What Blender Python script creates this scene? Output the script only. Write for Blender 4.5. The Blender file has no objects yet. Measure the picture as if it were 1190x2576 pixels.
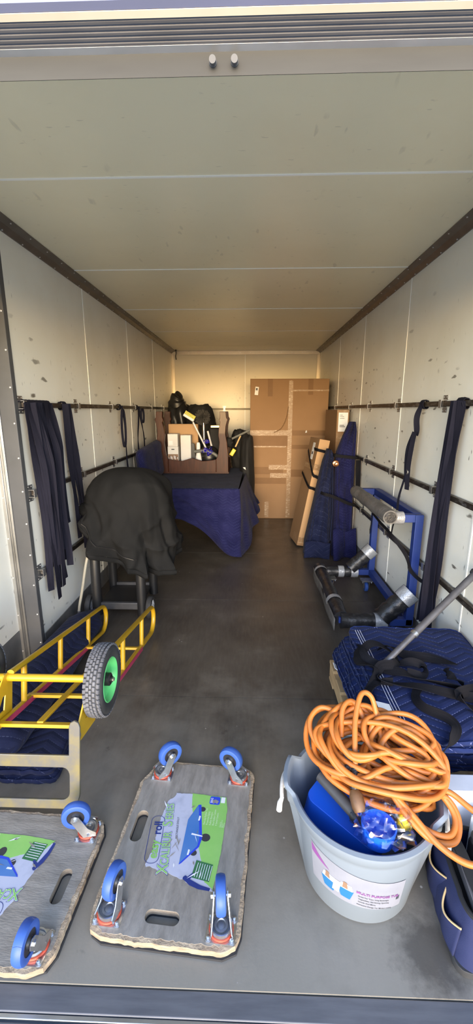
import bpy, bmesh, math, random
from mathutils import Vector, Matrix, noise

# ------------------------------------------------------------------ camera, light, exposure
scene = bpy.context.scene
COL = scene.collection
cam_d = bpy.data.cameras.new('camera')
cam_d.sensor_fit = 'VERTICAL'
cam_d.sensor_height = 36.0
cam_d.lens = 1068.74 * 36.0 / 2576.0
cam_d.clip_start = 0.02
cam_d.clip_end = 500
cam = bpy.data.objects.new('camera', cam_d)
COL.objects.link(cam)
_R = Matrix(((0.999521668, -0.00677929067, 0.0301740883),
             (0.0309232012, 0.232833515, -0.97202485),
             (-0.000435900036, 0.97249298, 0.232931781)))
cam.matrix_world = Matrix.Translation((0, 0, 1.5)) @ _R.to_4x4()
scene.camera = cam

world = bpy.data.worlds.new('world')
scene.world = world
world.use_nodes = True
wn = world.node_tree
for n in list(wn.nodes):
    wn.nodes.remove(n)
w_out = wn.nodes.new('ShaderNodeOutputWorld')
w_bg = wn.nodes.new('ShaderNodeBackground')
w_sky = wn.nodes.new('ShaderNodeTexSky')
w_sky.sky_type = 'NISHITA'
w_sky.sun_disc = False
w_sky.sun_elevation = math.radians(15)
w_sky.sun_rotation = math.radians(180)
w_sky.air_density = 0.7
w_sky.dust_density = 0.6
w_bg.inputs['Strength'].default_value = 1.0
wn.links.new(w_sky.outputs['Color'], w_bg.inputs['Color'])
wn.links.new(w_bg.outputs['Background'], w_out.inputs['Surface'])

# portal in the door opening: only guides sky samples
por_d = bpy.data.lights.new('door_opening_portal', 'AREA')
por_d.shape = 'RECTANGLE'
por_d.size = 2.6
por_d.size_y = 2.1
por_d.cycles.is_portal = True
por = bpy.data.objects.new('door_opening_portal', por_d)
COL.objects.link(por)
por.location = (-0.08, 0.79, 1.03)
por.rotation_euler = (math.radians(90), 0, 0)

vs = scene.view_settings
vs.view_transform = 'Standard'
vs.look = 'None'
vs.exposure = 0.32
vs.gamma = 1.0
vs.use_curve_mapping = False
try:
    scene.cycles.use_denoising = True
    scene.cycles.max_bounces = 10
    scene.cycles.diffuse_bounces = 7
    scene.cycles.transparent_max_bounces = 12
    scene.cycles.sample_clamp_indirect = 8.0
except Exception:
    pass

PI = math.pi
rnd = random.Random(7)

# ------------------------------------------------------------------ materials
MATS = {}


def _nodes(m):
    m.use_nodes = True
    nt = m.node_tree
    b = nt.nodes.get('Principled BSDF')
    return nt, b


def N(nt, t, **kw):
    n = nt.nodes.new(t)
    for k, v in kw.items():
        setattr(n, k, v)
    return n


def math_n(nt, op, a, b=None, c=None, clamp=False):
    n = nt.nodes.new('ShaderNodeMath')
    n.operation = op
    n.use_clamp = clamp
    for i, x in enumerate((a, b, c)):
        if x is None:
            continue
        if isinstance(x, (int, float)):
            n.inputs[i].default_value = x
        else:
            nt.links.new(x, n.inputs[i])
    return n.outputs[0]


def mixc(nt, fac, a, b):
    n = nt.nodes.new('ShaderNodeMix')
    n.data_type = 'RGBA'
    for s, x in ((0, fac), (6, a), (7, b)):
        if isinstance(x, (int, float)):
            n.inputs[s].default_value = x
        elif isinstance(x, (tuple, list)):
            n.inputs[s].default_value = (*x[:3], 1)
        else:
            nt.links.new(x, n.inputs[s])
    return n.outputs[2]


def ramp(nt, x, lo, hi):
    n = nt.nodes.new('ShaderNodeMapRange')
    n.clamp = True
    nt.links.new(x, n.inputs[0])
    n.inputs[1].default_value = lo
    n.inputs[2].default_value = hi
    return n.outputs[0]


def coords(nt, kind='Object', scale=(1, 1, 1), rot=(0, 0, 0)):
    if kind == 'World':
        src = N(nt, 'ShaderNodeNewGeometry').outputs['Position']
    else:
        src = N(nt, 'ShaderNodeTexCoord').outputs[kind]
    mp = N(nt, 'ShaderNodeMapping')
    mp.inputs['Scale'].default_value = scale
    mp.inputs['Rotation'].default_value = rot
    nt.links.new(src, mp.inputs['Vector'])
    return mp.outputs['Vector']


def noise_n(nt, vec, scale, detail=4, rough=0.55, dist=0.0):
    n = N(nt, 'ShaderNodeTexNoise')
    n.inputs['Scale'].default_value = scale
    n.inputs['Detail'].default_value = detail
    n.inputs['Roughness'].default_value = rough
    n.inputs['Distortion'].default_value = dist
    nt.links.new(vec, n.inputs['Vector'])
    return n.outputs['Fac']


def bump_n(nt, b, h, strength, dist=0.01):
    n = N(nt, 'ShaderNodeBump')
    n.inputs['Strength'].default_value = strength
    n.inputs['Distance'].default_value = dist
    nt.links.new(h, n.inputs['Height'])
    nt.links.new(n.outputs['Normal'], b.inputs['Normal'])


def mat(name, c1, c2=None, rough=0.5, metal=0.0, nscale=8.0, lo=0.35, hi=0.7, kind='Object', stretch=(1, 1, 1),
        bump=0.0, bscale=60.0, rough2=None, spec=0.5, coat=0.0):
    if name in MATS:
        return MATS[name]
    m = bpy.data.materials.new(name)
    nt, b = _nodes(m)
    b.inputs['Base Color'].default_value = (*c1, 1)
    b.inputs['Roughness'].default_value = rough
    b.inputs['Metallic'].default_value = metal
    b.inputs['Specular IOR Level'].default_value = spec
    b.inputs['Coat Weight'].default_value = coat
    if c2 is not None or bump:
        vec = coords(nt, kind, stretch)
    if c2 is not None:
        f = ramp(nt, noise_n(nt, vec, nscale), lo, hi)
        nt.links.new(mixc(nt, f, c1, c2), b.inputs['Base Color'])
        if rough2 is not None:
            r = N(nt, 'ShaderNodeMapRange')
            nt.links.new(f, r.inputs[0])
            r.inputs[3].default_value = rough
            r.inputs[4].default_value = rough2
            nt.links.new(r.outputs[0], b.inputs['Roughness'])
    if bump:
        bump_n(nt, b, noise_n(nt, vec, bscale, 3), bump)
    MATS[name] = m
    return m


def panel_mat(name, base, dirt, marks=1.0, rough=0.34, zlo=0.1, zhi=2.1):
    """Sandwich panel skin: pale paint, cloudy grime, short dark scrapes."""
    m = bpy.data.materials.new(name)
    nt, b = _nodes(m)
    w = coords(nt, 'World')
    cloud = ramp(nt, noise_n(nt, w, 1.7, 6, 0.6), 0.42, 0.75)
    col = mixc(nt, math_n(nt, 'MULTIPLY', cloud, 0.45), base, dirt)
    total = None
    for rot, sc, th in (((0.5, 0.35, 0.3), (9, 3.2, 9), 0.150), ((-0.4, -0.5, 0.6), (16, 5, 16), 0.16), ((0.1, 0.9, 1.0), (12, 36, 9), 0.15)):
        v = coords(nt, 'World', sc, rot)
        vo = N(nt, 'ShaderNodeTexVoronoi')
        vo.inputs['Scale'].default_value = 1.0
        nz = N(nt, 'ShaderNodeTexNoise')
        nz.inputs['Scale'].default_value = 2.2
        nz.inputs['Detail'].default_value = 5
        nt.links.new(v, nz.inputs['Vector'])
        add = N(nt, 'ShaderNodeVectorMath', operation='MULTIPLY_ADD')
        nt.links.new(nz.outputs['Color'], add.inputs[0])
        add.inputs[1].default_value = (0.55, 0.55, 0.55)
        nt.links.new(v, add.inputs[2])
        nt.links.new(add.outputs[0], vo.inputs['Vector'])
        spot = ramp(nt, vo.outputs['Distance'], th, th - 0.06)
        sel = ramp(nt, noise_n(nt, w, 1.1 + sc[1] * 0.12, 3), 0.50, 0.57)
        one = math_n(nt, 'MULTIPLY', spot, sel)
        total = one if total is None else math_n(nt, 'MAXIMUM', total, one)
    sep = N(nt, 'ShaderNodeSeparateXYZ')
    nt.links.new(w, sep.inputs[0])
    band = math_n(nt, 'MULTIPLY', ramp(nt, sep.outputs[2], zhi + 0.25, zhi - 0.5), marks)
    total = math_n(nt, 'MULTIPLY', total, band)
    col = mixc(nt, math_n(nt, 'MULTIPLY', total, 0.85), col, (0.06, 0.045, 0.03))
    nt.links.new(col, b.inputs['Base Color'])
    b.inputs['Roughness'].default_value = rough
    b.inputs['Specular IOR Level'].default_value = 0.5
    bump_n(nt, b, noise_n(nt, w, 7, 2), 0.02, 0.02)
    MATS[name] = m
    return m


def floor_mat():
    m = bpy.data.materials.new('phenolic_floor')
    nt, b = _nodes(m)
    w = coords(nt, 'World')
    n1 = ramp(nt, noise_n(nt, w, 1.6, 7, 0.62), 0.35, 0.72)
    col = mixc(nt, n1, (0.052, 0.043, 0.035), (0.10, 0.086, 0.07))
    fine = ramp(nt, noise_n(nt, coords(nt, 'World', (60, 9, 1)), 1, 3), 0.4, 0.8)
    col = mixc(nt, math_n(nt, 'MULTIPLY', fine, 0.35), col, (0.13, 0.115, 0.095))
    # worn ply, paler towards the sill: door light put into the colour; pale specks
    sep = N(nt, 'ShaderNodeSeparateXYZ')
    nt.links.new(w, sep.inputs[0])
    door_light_wear = math_n(nt, 'ADD', ramp(nt, sep.outputs[1], 2.3, 0.9), math_n(nt, 'MULTIPLY', math_n(nt, 'SUBTRACT', noise_n(nt, w, 3.2, 6, 0.65), 0.5), 1.3))
    col = mixc(nt, math_n(nt, 'MULTIPLY', ramp(nt, door_light_wear, 0.1, 1.0), 0.75), col, (0.26, 0.235, 0.195))
    blot = ramp(nt, noise_n(nt, coords(nt, 'World', (1, 1, 1), (0, 0, 0.4)), 5.5, 5, 0.7), 0.66, 0.74)
    col = mixc(nt, math_n(nt, 'MULTIPLY', blot, 0.55), col, (0.03, 0.022, 0.018))
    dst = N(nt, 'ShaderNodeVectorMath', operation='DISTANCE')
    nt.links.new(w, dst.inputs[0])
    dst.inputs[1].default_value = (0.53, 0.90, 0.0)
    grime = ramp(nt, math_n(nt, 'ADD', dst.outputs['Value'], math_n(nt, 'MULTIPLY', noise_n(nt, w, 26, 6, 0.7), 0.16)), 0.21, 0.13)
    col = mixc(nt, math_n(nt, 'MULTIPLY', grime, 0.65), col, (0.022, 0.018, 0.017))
    vo = N(nt, 'ShaderNodeTexVoronoi')
    vo.inputs['Scale'].default_value = 16
    nt.links.new(w, vo.inputs['Vector'])
    speck = math_n(nt, 'MULTIPLY', ramp(nt, vo.outputs['Distance'], 0.075, 0.05), ramp(nt, noise_n(nt, w, 2.2, 2), 0.56, 0.6))
    col = mixc(nt, speck, col, (0.5, 0.47, 0.42))
    nt.links.new(col, b.inputs['Base Color'])
    r = N(nt, 'ShaderNodeMapRange')
    nt.links.new(noise_n(nt, w, 4, 5), r.inputs[0])
    r.inputs[3].default_value = 0.20
    r.inputs[4].default_value = 0.52
    nt.links.new(r.outputs[0], b.inputs['Roughness'])
    b.inputs['Specular IOR Level'].default_value = 0.55
    bump_n(nt, b, noise_n(nt, coords(nt, 'World', (40, 40, 1)), 3, 3), 0.05, 0.004)
    MATS['floor'] = m
    return m


def quilt_mat(name, c, stitch, spacing=0.045, period=0.09, relief=0.6):
    """Moving blanket: cloth with chevron stitching, laid out on the cloth's own UVs (metres)."""
    m = bpy.data.materials.new(name)
    nt, b = _nodes(m)
    uv = N(nt, 'ShaderNodeTexCoord').outputs['UV']
    sep = N(nt, 'ShaderNodeSeparateXYZ')
    nt.links.new(uv, sep.inputs[0])
    tri = math_n(nt, 'PINGPONG', sep.outputs[0], period)
    s = math_n(nt, 'ADD', sep.outputs[1], math_n(nt, 'MULTIPLY', tri, 0.62))
    d = math_n(nt, 'PINGPONG', s, spacing * 0.5)
    line = ramp(nt, d, 0.0022, 0.0008)
    dash = ramp(nt, math_n(nt, 'PINGPONG', sep.outputs[0], 0.006), 0.0015, 0.003)
    broken = ramp(nt, noise_n(nt, uv, 14, 3), 0.40, 0.56)
    lf = math_n(nt, 'MULTIPLY', math_n(nt, 'MULTIPLY', line, dash), broken)
    c2 = tuple(x * 1.5 + 0.004 for x in c)
    base = mixc(nt, ramp(nt, noise_n(nt, uv, 9, 6), 0.3, 0.75), c, c2)
    col = mixc(nt, lf, base, stitch)
    nt.links.new(col, b.inputs['Base Color'])
    b.inputs['Roughness'].default_value = 0.95
    b.inputs['Specular IOR Level'].default_value = 0.08
    b.inputs['Sheen Weight'].default_value = 0.04
    h = math_n(nt, 'ADD', ramp(nt, d, 0.0, spacing * 0.35), math_n(nt, 'MULTIPLY', noise_n(nt, uv, 160, 2), 0.25))
    bump_n(nt, b, h, relief, 0.006)
    MATS[name] = m
    return m


def web_mat(name, c):
    m = bpy.data.materials.new(name)
    nt, b = _nodes(m)
    uv = N(nt, 'ShaderNodeTexCoord').outputs['UV']
    mp = N(nt, 'ShaderNodeMapping')
    mp.inputs['Scale'].default_value = (12, 260, 1)
    nt.links.new(uv, mp.inputs['Vector'])
    w = N(nt, 'ShaderNodeTexWave')
    w.inputs['Scale'].default_value = 1.0
    w.inputs['Distortion'].default_value = 1.5
    nt.links.new(mp.outputs[0], w.inputs['Vector'])
    f = ramp(nt, noise_n(nt, uv, 6, 4), 0.3, 0.75)
    nt.links.new(mixc(nt, f, c, tuple(x * 1.9 for x in c)), b.inputs['Base Color'])
    b.inputs['Roughness'].default_value = 0.8
    b.inputs['Specular IOR Level'].default_value = 0.1
    bump_n(nt, b, w.outputs['Fac'], 0.25, 0.002)
    MATS[name] = m
    return m


panel_mat('panel', (0.86, 0.84, 0.76), (0.70, 0.65, 0.52), 1.0)
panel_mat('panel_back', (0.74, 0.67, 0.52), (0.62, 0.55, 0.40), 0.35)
panel_mat('panel_ceiling', (0.87, 0.795, 0.575), (0.76, 0.68, 0.47), 0.22, 0.30, zhi=3.5)
floor_mat()
quilt_mat('quilt', (0.010, 0.018, 0.070), (0.16, 0.18, 0.36))
quilt_mat('quilt_bright', (0.0085, 0.0095, 0.046), (0.035, 0.04, 0.12), 0.028, 0.05, 0.35)
quilt_mat('quilt_dark', (0.007, 0.010, 0.032), (0.05, 0.06, 0.12), 0.05, 0.1, 0.5)
web_mat('webbing', (0.0095, 0.0095, 0.0165))
web_mat('webbing_black', (0.007, 0.007, 0.009))
mat('joint', (0.95, 0.93, 0.86), rough=0.3)
mat('alu', (0.56, 0.55, 0.53), (0.40, 0.39, 0.37), 0.38, 0.9, 5, kind='World')
mat('alu_warm', (0.66, 0.58, 0.44), (0.56, 0.48, 0.36), 0.4, 0.5, 5, kind='World')
mat('coving', (0.20, 0.175, 0.15), (0.15, 0.13, 0.11), 0.45, 0.6, 6, kind='World')
mat('post_grey', (0.085, 0.086, 0.090), (0.066, 0.067, 0.070), 0.6, 0.0, 5, kind='World')
mat('header_grey', (0.032, 0.031, 0.027), (0.024, 0.023, 0.02), 0.65, 0.0, 5, kind='World', stretch=(1, 6, 6))
mat('kick', (0.13, 0.13, 0.13), (0.22, 0.21, 0.2), 0.5, 0.2, 7, kind='World', bump=0.05)
mat('sill', (0.12, 0.12, 0.13), (0.09, 0.09, 0.10), 0.5, 0.2, 9, kind='World', stretch=(1, 8, 8))
mat('outer_paint', (0.17, 0.185, 0.30), (0.14, 0.155, 0.25), 0.4, 0, 3, kind='World')
mat('rail', (0.045, 0.036, 0.03), (0.14, 0.13, 0.12), 0.4, 0.55, 14, 0.52, 0.62, kind='World', stretch=(3, 1, 3))
mat('rail_pale', (0.40, 0.35, 0.26), (0.33, 0.29, 0.21), 0.6, 0, 8, kind='World')
mat('galv', (0.36, 0.36, 0.36), (0.24, 0.24, 0.245), 0.4, 0.8, 40)
mat('zinc', (0.62, 0.63, 0.65), (0.48, 0.49, 0.5), 0.28, 0.95, 40)
mat('screw', (0.75, 0.74, 0.72), rough=0.3, metal=0.7)
mat('concrete', (0.46, 0.43, 0.38), (0.38, 0.35, 0.31), 0.9, 0, 0.8, kind='World')
mat('black_plastic', (0.012, 0.012, 0.013), rough=0.45)
mat('black_rubber', (0.02, 0.02, 0.021), (0.035, 0.035, 0.036), 0.75, 0, 30)
mat('dark_grey_plastic', (0.035, 0.035, 0.038), (0.05, 0.05, 0.053), 0.5, 0, 20)
mat('cover_cloth', (0.0075, 0.0078, 0.0083), (0.011, 0.0113, 0.0118), 0.85, 0, 5, bump=0.08, bscale=400, spec=0.12)
mat('black_cloth', (0.006, 0.006, 0.007), (0.010, 0.010, 0.011), 0.8, 0, 6)
mat('bin_bag', (0.008, 0.008, 0.009), (0.014, 0.014, 0.015), 0.35, 0, 6)
mat('cardboard', (0.27, 0.155, 0.075), (0.245, 0.14, 0.066), 0.75, 0, 3, bump=0.03, bscale=90)
mat('cardboard_pale', (0.43, 0.265, 0.135), (0.40, 0.245, 0.12), 0.75, 0, 4)
mat('cardboard_dark', (0.27, 0.165, 0.085), (0.24, 0.145, 0.075), 0.75, 0, 4)
mat('tape_clear', (0.27, 0.165, 0.085), (0.40, 0.29, 0.19), 0.32, 0, 24, 0.5, 0.66, stretch=(1, 1, 2), bump=0.3, bscale=45, coat=0.0, spec=0.35)
mat('tape_brown', (0.185, 0.10, 0.046), (0.205, 0.112, 0.052), 0.5, 0, 8, spec=0.15)
mat('paper', (0.78, 0.78, 0.78), (0.70, 0.70, 0.71), 0.6, 0, 12)
mat('print_dark', (0.03, 0.03, 0.035), rough=0.6)
mat('wood_dark', (0.036, 0.010, 0.005), (0.070, 0.021, 0.010), 0.45, 0, 5, stretch=(9, 9, 1.2), coat=0.08, spec=0.25)
mat('yellow', (0.52, 0.30, 0.010), (0.42, 0.25, 0.01), 0.38, 0, 9, coat=0.2)
mat('pink_tape', (0.40, 0.04, 0.10), (0.32, 0.03, 0.08), 0.5, 0, 20)
mat('tyre', (0.09, 0.09, 0.10), (0.13, 0.13, 0.14), 0.8, 0, 30)
mat('tyre_side', (0.022, 0.022, 0.023), (0.04, 0.04, 0.04), 0.7, 0, 12)
mat('green_rim', (0.09, 0.46, 0.13), (0.12, 0.52, 0.17), 0.4, 0, 6)
mat('blue_steel', (0.012, 0.035, 0.20), (0.02, 0.045, 0.19), 0.45, 0.1, 8, rough2=0.6)
mat('foam_black', (0.014, 0.014, 0.016), (0.045, 0.045, 0.05), 0.38, 0, 26, 0.5, 0.75, stretch=(1, 1, 1), bump=0.35, bscale=40)
mat('foam_grey', (0.085, 0.082, 0.08), (0.14, 0.135, 0.13), 0.5, 0, 14, bump=0.4, bscale=50)
mat('duct_tape', (0.40, 0.41, 0.43), (0.30, 0.31, 0.33), 0.35, 0.3, 30, bump=0.4, bscale=70)
mat('caster_blue', (0.026, 0.075, 0.30), (0.035, 0.095, 0.33), 0.5, 0, 10)
mat('caster_hub', (0.018, 0.018, 0.022), rough=0.4)
mat('seal_red', (0.42, 0.06, 0.03), (0.30, 0.04, 0.02), 0.5, 0, 30)
mat('ply_film', (0.27, 0.243, 0.21), (0.165, 0.145, 0.122), 0.5, 0, 11, 0.3, 0.72, stretch=(4, 1, 1), rough2=0.7, bump=0.15, bscale=60)
mat('ply_raw', (0.40, 0.31, 0.21), (0.24, 0.17, 0.11), 0.85, 0, 25, stretch=(1, 1, 5), bump=0.5, bscale=80)
mat('rubber_mat', (0.02, 0.02, 0.022), rough=0.85)
mat('pallet_wood', (0.48, 0.33, 0.17), (0.36, 0.23, 0.11), 0.8, 0, 6, stretch=(6, 1, 6))
mat('tub_white', (0.185, 0.215, 0.25), (0.168, 0.196, 0.228), 0.42, 0, 4)
mat('rope', (0.62, 0.60, 0.57), (0.45, 0.43, 0.41), 0.85, 0, 60)
mat('blue_plastic', (0.010, 0.10, 0.62), rough=0.35)
mat('orange_cord', (0.46, 0.135, 0.018), (0.36, 0.115, 0.022), 0.5, 0, 30)
mat('plug_brown', (0.13, 0.065, 0.025), (0.08, 0.04, 0.018), 0.5, 0, 30)
mat('tape_black', (0.012, 0.012, 0.013), rough=0.3, bump=0.6, bscale=120)
mat('yellow_plastic', (0.75, 0.55, 0.01), rough=0.4)
mat('white_plastic', (0.70, 0.70, 0.72), (0.62, 0.62, 0.64), 0.4, 0, 5)
mat('white_card', (0.66, 0.65, 0.64), (0.58, 0.57, 0.56), 0.6, 0, 6)
mat('foam_white', (0.72, 0.74, 0.80), (0.66, 0.68, 0.74), 0.7, 0, 20)
mat('bag_navy', (0.009, 0.015, 0.065), (0.013, 0.02, 0.078), 0.75, 0, 14, bump=0.2, bscale=500)
mat('tan', (0.60, 0.42, 0.20), rough=0.7)
mat('teal_blue', (0.02, 0.13, 0.30), rough=0.4)
mat('chrome', (0.75, 0.75, 0.76), rough=0.15, metal=1.0)
mat('brush_grey', (0.045, 0.042, 0.04), (0.08, 0.075, 0.07), 0.9, 0, 20)
mat('hose_grey', (0.13, 0.135, 0.125), rough=0.45)
mat('ribbon_blue', (0.03, 0.02, 0.50), rough=0.3)
mat('copper', (0.55, 0.25, 0.12), rough=0.25, metal=0.9)
mat('bar_grey', (0.11, 0.11, 0.125), (0.16, 0.16, 0.175), 0.4, 0.6, 20)
mat('hose_beige', (0.34, 0.32, 0.26), rough=0.5)
mat('wheel_white', (0.55, 0.55, 0.55), rough=0.5)
mat('print_white', (0.40, 0.41, 0.50), (0.33, 0.34, 0.42), 0.5, 0, 20, 0.55, 0.75)
mat('tub_label', (0.23, 0.235, 0.27), (0.205, 0.21, 0.245), 0.5, 0, 20)
mat('print_green', (0.19, 0.42, 0.09), (0.24, 0.46, 0.12), 0.5, 0, 10)
mat('print_green_dark', (0.03, 0.13, 0.05), rough=0.5)
mat('print_blue', (0.04, 0.14, 0.38), (0.07, 0.17, 0.40), 0.45, 0, 6)
mat('print_royal', (0.02, 0.05, 0.48), rough=0.45)
mat('print_navy', (0.015, 0.03, 0.16), rough=0.5)
mat('print_purple', (0.20, 0.06, 0.22), rough=0.5)
mat('print_pale', (0.66, 0.66, 0.76), rough=0.5)
mat('print_brown', (0.22, 0.13, 0.08), rough=0.6)
mat('print_light_green', (0.55, 0.68, 0.42), rough=0.5)


def worn_yellow():
    m = bpy.data.materials.new('worn_yellow')
    nt, b = _nodes(m)
    v = coords(nt, 'Object')
    f = ramp(nt, math_n(nt, 'ADD', noise_n(nt, v, 9, 6, 0.7), 0.0), 0.45, 0.70)
    col = mixc(nt, f, (0.10, 0.097, 0.09), (0.17, 0.14, 0.05))
    nt.links.new(col, b.inputs['Base Color'])
    b.inputs['Roughness'].default_value = 0.42
    b.inputs['Metallic'].default_value = 0.25
    MATS['worn_yellow'] = m


worn_yellow()


def clear_film():
    m = bpy.data.materials.new('clear_film')
    nt, b = _nodes(m)
    out = [n for n in nt.nodes if n.type == 'OUTPUT_MATERIAL'][0]
    tr = N(nt, 'ShaderNodeBsdfTransparent')
    gl = N(nt, 'ShaderNodeBsdfGlossy')
    gl.inputs['Roughness'].default_value = 0.16
    gl.inputs['Color'].default_value = (0.9, 0.92, 1, 1)
    tr.inputs['Color'].default_value = (0.93, 0.94, 0.97, 1)
    fr = N(nt, 'ShaderNodeFresnel')
    fr.inputs['IOR'].default_value = 1.6
    f2 = math_n(nt, 'ADD', math_n(nt, 'MULTIPLY', fr.outputs[0], 0.55), 0.02, clamp=True)
    mx = N(nt, 'ShaderNodeMixShader')
    nt.links.new(f2, mx.inputs[0])
    nt.links.new(tr.outputs[0], mx.inputs[1])
    nt.links.new(gl.outputs[0], mx.inputs[2])
    nt.links.new(mx.outputs[0], out.inputs['Surface'])
    MATS['clear_film'] = m


clear_film()

# ------------------------------------------------------------------ mesh helpers


class MB:
    """Collects verts, faces and UVs of one mesh."""

    def __init__(s):
        s.v, s.f, s.uv = [], [], []

    def add(s, verts, faces, uvs=None):
        o = len(s.v)
        s.v += [tuple(p) for p in verts]
        for i, fc in enumerate(faces):
            s.f.append(tuple(o + k for k in fc))
            s.uv.append(uvs[i] if uvs else None)
        return s

    def box(s, c, d, rot=None):
        hx, hy, hz = d[0] / 2, d[1] / 2, d[2] / 2
        vs_ = [Vector((x, y, z)) for x in (-hx, hx) for y in (-hy, hy) for z in (-hz, hz)]
        if rot is not None:
            vs_ = [rot @ p for p in vs_]
        c = Vector(c)
        return s.add([p + c for p in vs_], [(0, 1, 3, 2), (4, 6, 7, 5), (0, 4, 5, 1), (2, 3, 7, 6), (0, 2, 6, 4), (1, 5, 7, 3)])

    def bx(s, x0, x1, y0, y1, z0, z1):
        return s.box(((x0 + x1) / 2, (y0 + y1) / 2, (z0 + z1) / 2), (abs(x1 - x0), abs(y1 - y0), abs(z1 - z0)))

    def bar(s, p0, p1, w, h, up=(0, 0, 1)):
        p0, p1 = Vector(p0), Vector(p1)
        t = (p1 - p0)
        L = t.length
        t.normalize()
        u = Vector(up)
        x = t.cross(u)
        if x.length < 1e-4:
            x = t.cross(Vector((1, 0, 0)))
        x.normalize()
        u = x.cross(t)
        m = Matrix((x, t, u)).transposed()
        return s.box((p0 + p1) / 2, (w, L, h), m)

    def tube(s, pts, r, n=10, closed=False, caps=True, flat=1.0):
        pts = [Vector(p) for p in pts]
        k = len(pts)
        rr = r if isinstance(r, (list, tuple)) else [r] * k
        tang = []
        for i in range(k):
            a = pts[(i - 1) % k] if (closed or i > 0) else pts[i]
            b = pts[(i + 1) % k] if (closed or i < k - 1) else pts[i]
            t = (b - a)
            tang.append(t.normalized() if t.length > 1e-9 else Vector((0, 0, 1)))
        up = Vector((0, 0, 1)) if abs(tang[0].z) < 0.9 else Vector((1, 0, 0))
        nrm = tang[0].cross(up).normalized()
        verts, faces, uvs = [], [], []
        L = 0
        lens = []
        for i in range(k):
            if i:
                L += (pts[i] - pts[i - 1]).length
                nrm = (nrm - tang[i] * nrm.dot(tang[i]))
                nrm = nrm.normalized() if nrm.length > 1e-6 else tang[i].orthogonal().normalized()
            lens.append(L)
            bn = tang[i].cross(nrm)
            for j in range(n):
                a = 2 * PI * j / n
                verts.append(pts[i] + (nrm * math.cos(a) + bn * math.sin(a) * flat) * rr[i])
        for i in range(k if closed else k - 1):
            i2 = (i + 1) % k
            for j in range(n):
                j2 = (j + 1) % n
                faces.append((i * n + j, i * n + j2, i2 * n + j2, i2 * n + j))
                uvs.append([(j / n, lens[i]), ((j + 1) / n, lens[i]), ((j + 1) / n, lens[i2]), (j / n, lens[i2])])
        if caps and not closed:
            faces.append(tuple(range(n - 1, -1, -1)))
            uvs.append(None)
            faces.append(tuple((k - 1) * n + j for j in range(n)))
            uvs.append(None)
        return s.add(verts, faces, uvs)

    def cyl(s, p0, p1, r0, r1=None, n=20):
        return s.tube([p0, p1], [r0, r1 if r1 is not None else r0], n)

    def lathe(s, prof, n=32, axis='z', c=(0, 0, 0), close=False):
        """prof: (radius, height) pairs."""
        verts, faces = [], []
        k = len(prof)
        for (r, z) in prof:
            for j in range(n):
                a = 2 * PI * j / n
                p = (r * math.cos(a), r * math.sin(a), z)
                if axis == 'x':
                    p = (p[2], p[0], p[1])
                elif axis == 'y':
                    p = (p[0], p[2], p[1])
                verts.append((p[0] + c[0], p[1] + c[1], p[2] + c[2]))
        for i in range(k - 1 if not close else k):
            i2 = (i + 1) % k
            for j in range(n):
                j2 = (j + 1) % n
                faces.append((i * n + j, i * n + j2, i2 * n + j2, i2 * n + j))
        if not close:
            if prof[0][0] > 1e-6:
                faces.append(tuple(range(n - 1, -1, -1)))
            if prof[-1][0] > 1e-6:
                faces.append(tuple((k - 1) * n + j for j in range(n)))
        return s.add(verts, faces)

    def ribbon(s, pts, wdir, w, th=0.003, twist=None):
        """Flat webbing band: rectangular section swept along pts; wdir = across direction (one or per point)."""
        pts = [Vector(p) for p in pts]
        k = len(pts)
        verts, faces, uvs = [], [], []
        L = 0
        lens = []
        for i in range(k):
            a = pts[max(i - 1, 0)]
            b = pts[min(i + 1, k - 1)]
            t = (b - a).normalized()
            wd = Vector(wdir[i] if isinstance(wdir, list) else wdir)
            wd = wd - t * wd.dot(t)
            wd = wd.normalized() if wd.length > 1e-5 else t.orthogonal().normalized()
            if twist:
                wd = Matrix.Rotation(twist(i / (k - 1)), 3, t) @ wd
            nn = t.cross(wd)
            ww = w[i] if isinstance(w, list) else w
            for (sx, sy) in ((-1, -1), (1, -1), (1, 1), (-1, 1)):
                verts.append(pts[i] + wd * (sx * ww / 2) + nn * (sy * th / 2))
            if i:
                L += (pts[i] - pts[i - 1]).length
            lens.append(L)
        for i in range(k - 1):
            for j in range(4):
                j2 = (j + 1) % 4
                faces.append((i * 4 + j, i * 4 + j2, i * 4 + 4 + j2, i * 4 + 4 + j))
                u0, u1 = (0, 1) if j % 2 == 0 else (0, 0.05)
                uvs.append([(u0, lens[i]), (u1, lens[i]), (u1, lens[i + 1]), (u0, lens[i + 1])])
        faces.append((3, 2, 1, 0))
        uvs.append(None)
        e = (k - 1) * 4
        faces.append((e, e + 1, e + 2, e + 3))
        uvs.append(None)
        return s.add(verts, faces, uvs)

    def grid(s, fn, nu, nv, closed_u=False, uvf=None):
        """fn(u, v) -> point, u and v in 0..1."""
        verts, faces, uvs = [], [], []
        cu = nu if closed_u else nu + 1
        for j in range(nv + 1):
            for i in range(cu):
                verts.append(Vector(fn(i / nu, j / nv)))
        g = uvf or (lambda u, v: (u, v))
        for j in range(nv):
            for i in range(nu):
                i2 = (i + 1) % cu
                faces.append((j * cu + i, j * cu + i2, (j + 1) * cu + i2, (j + 1) * cu + i))
                uvs.append([g(i / nu, j / nv), g((i + 1) / nu, j / nv), g((i + 1) / nu, (j + 1) / nv), g(i / nu, (j + 1) / nv)])
        return s.add(verts, faces, uvs)

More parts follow.
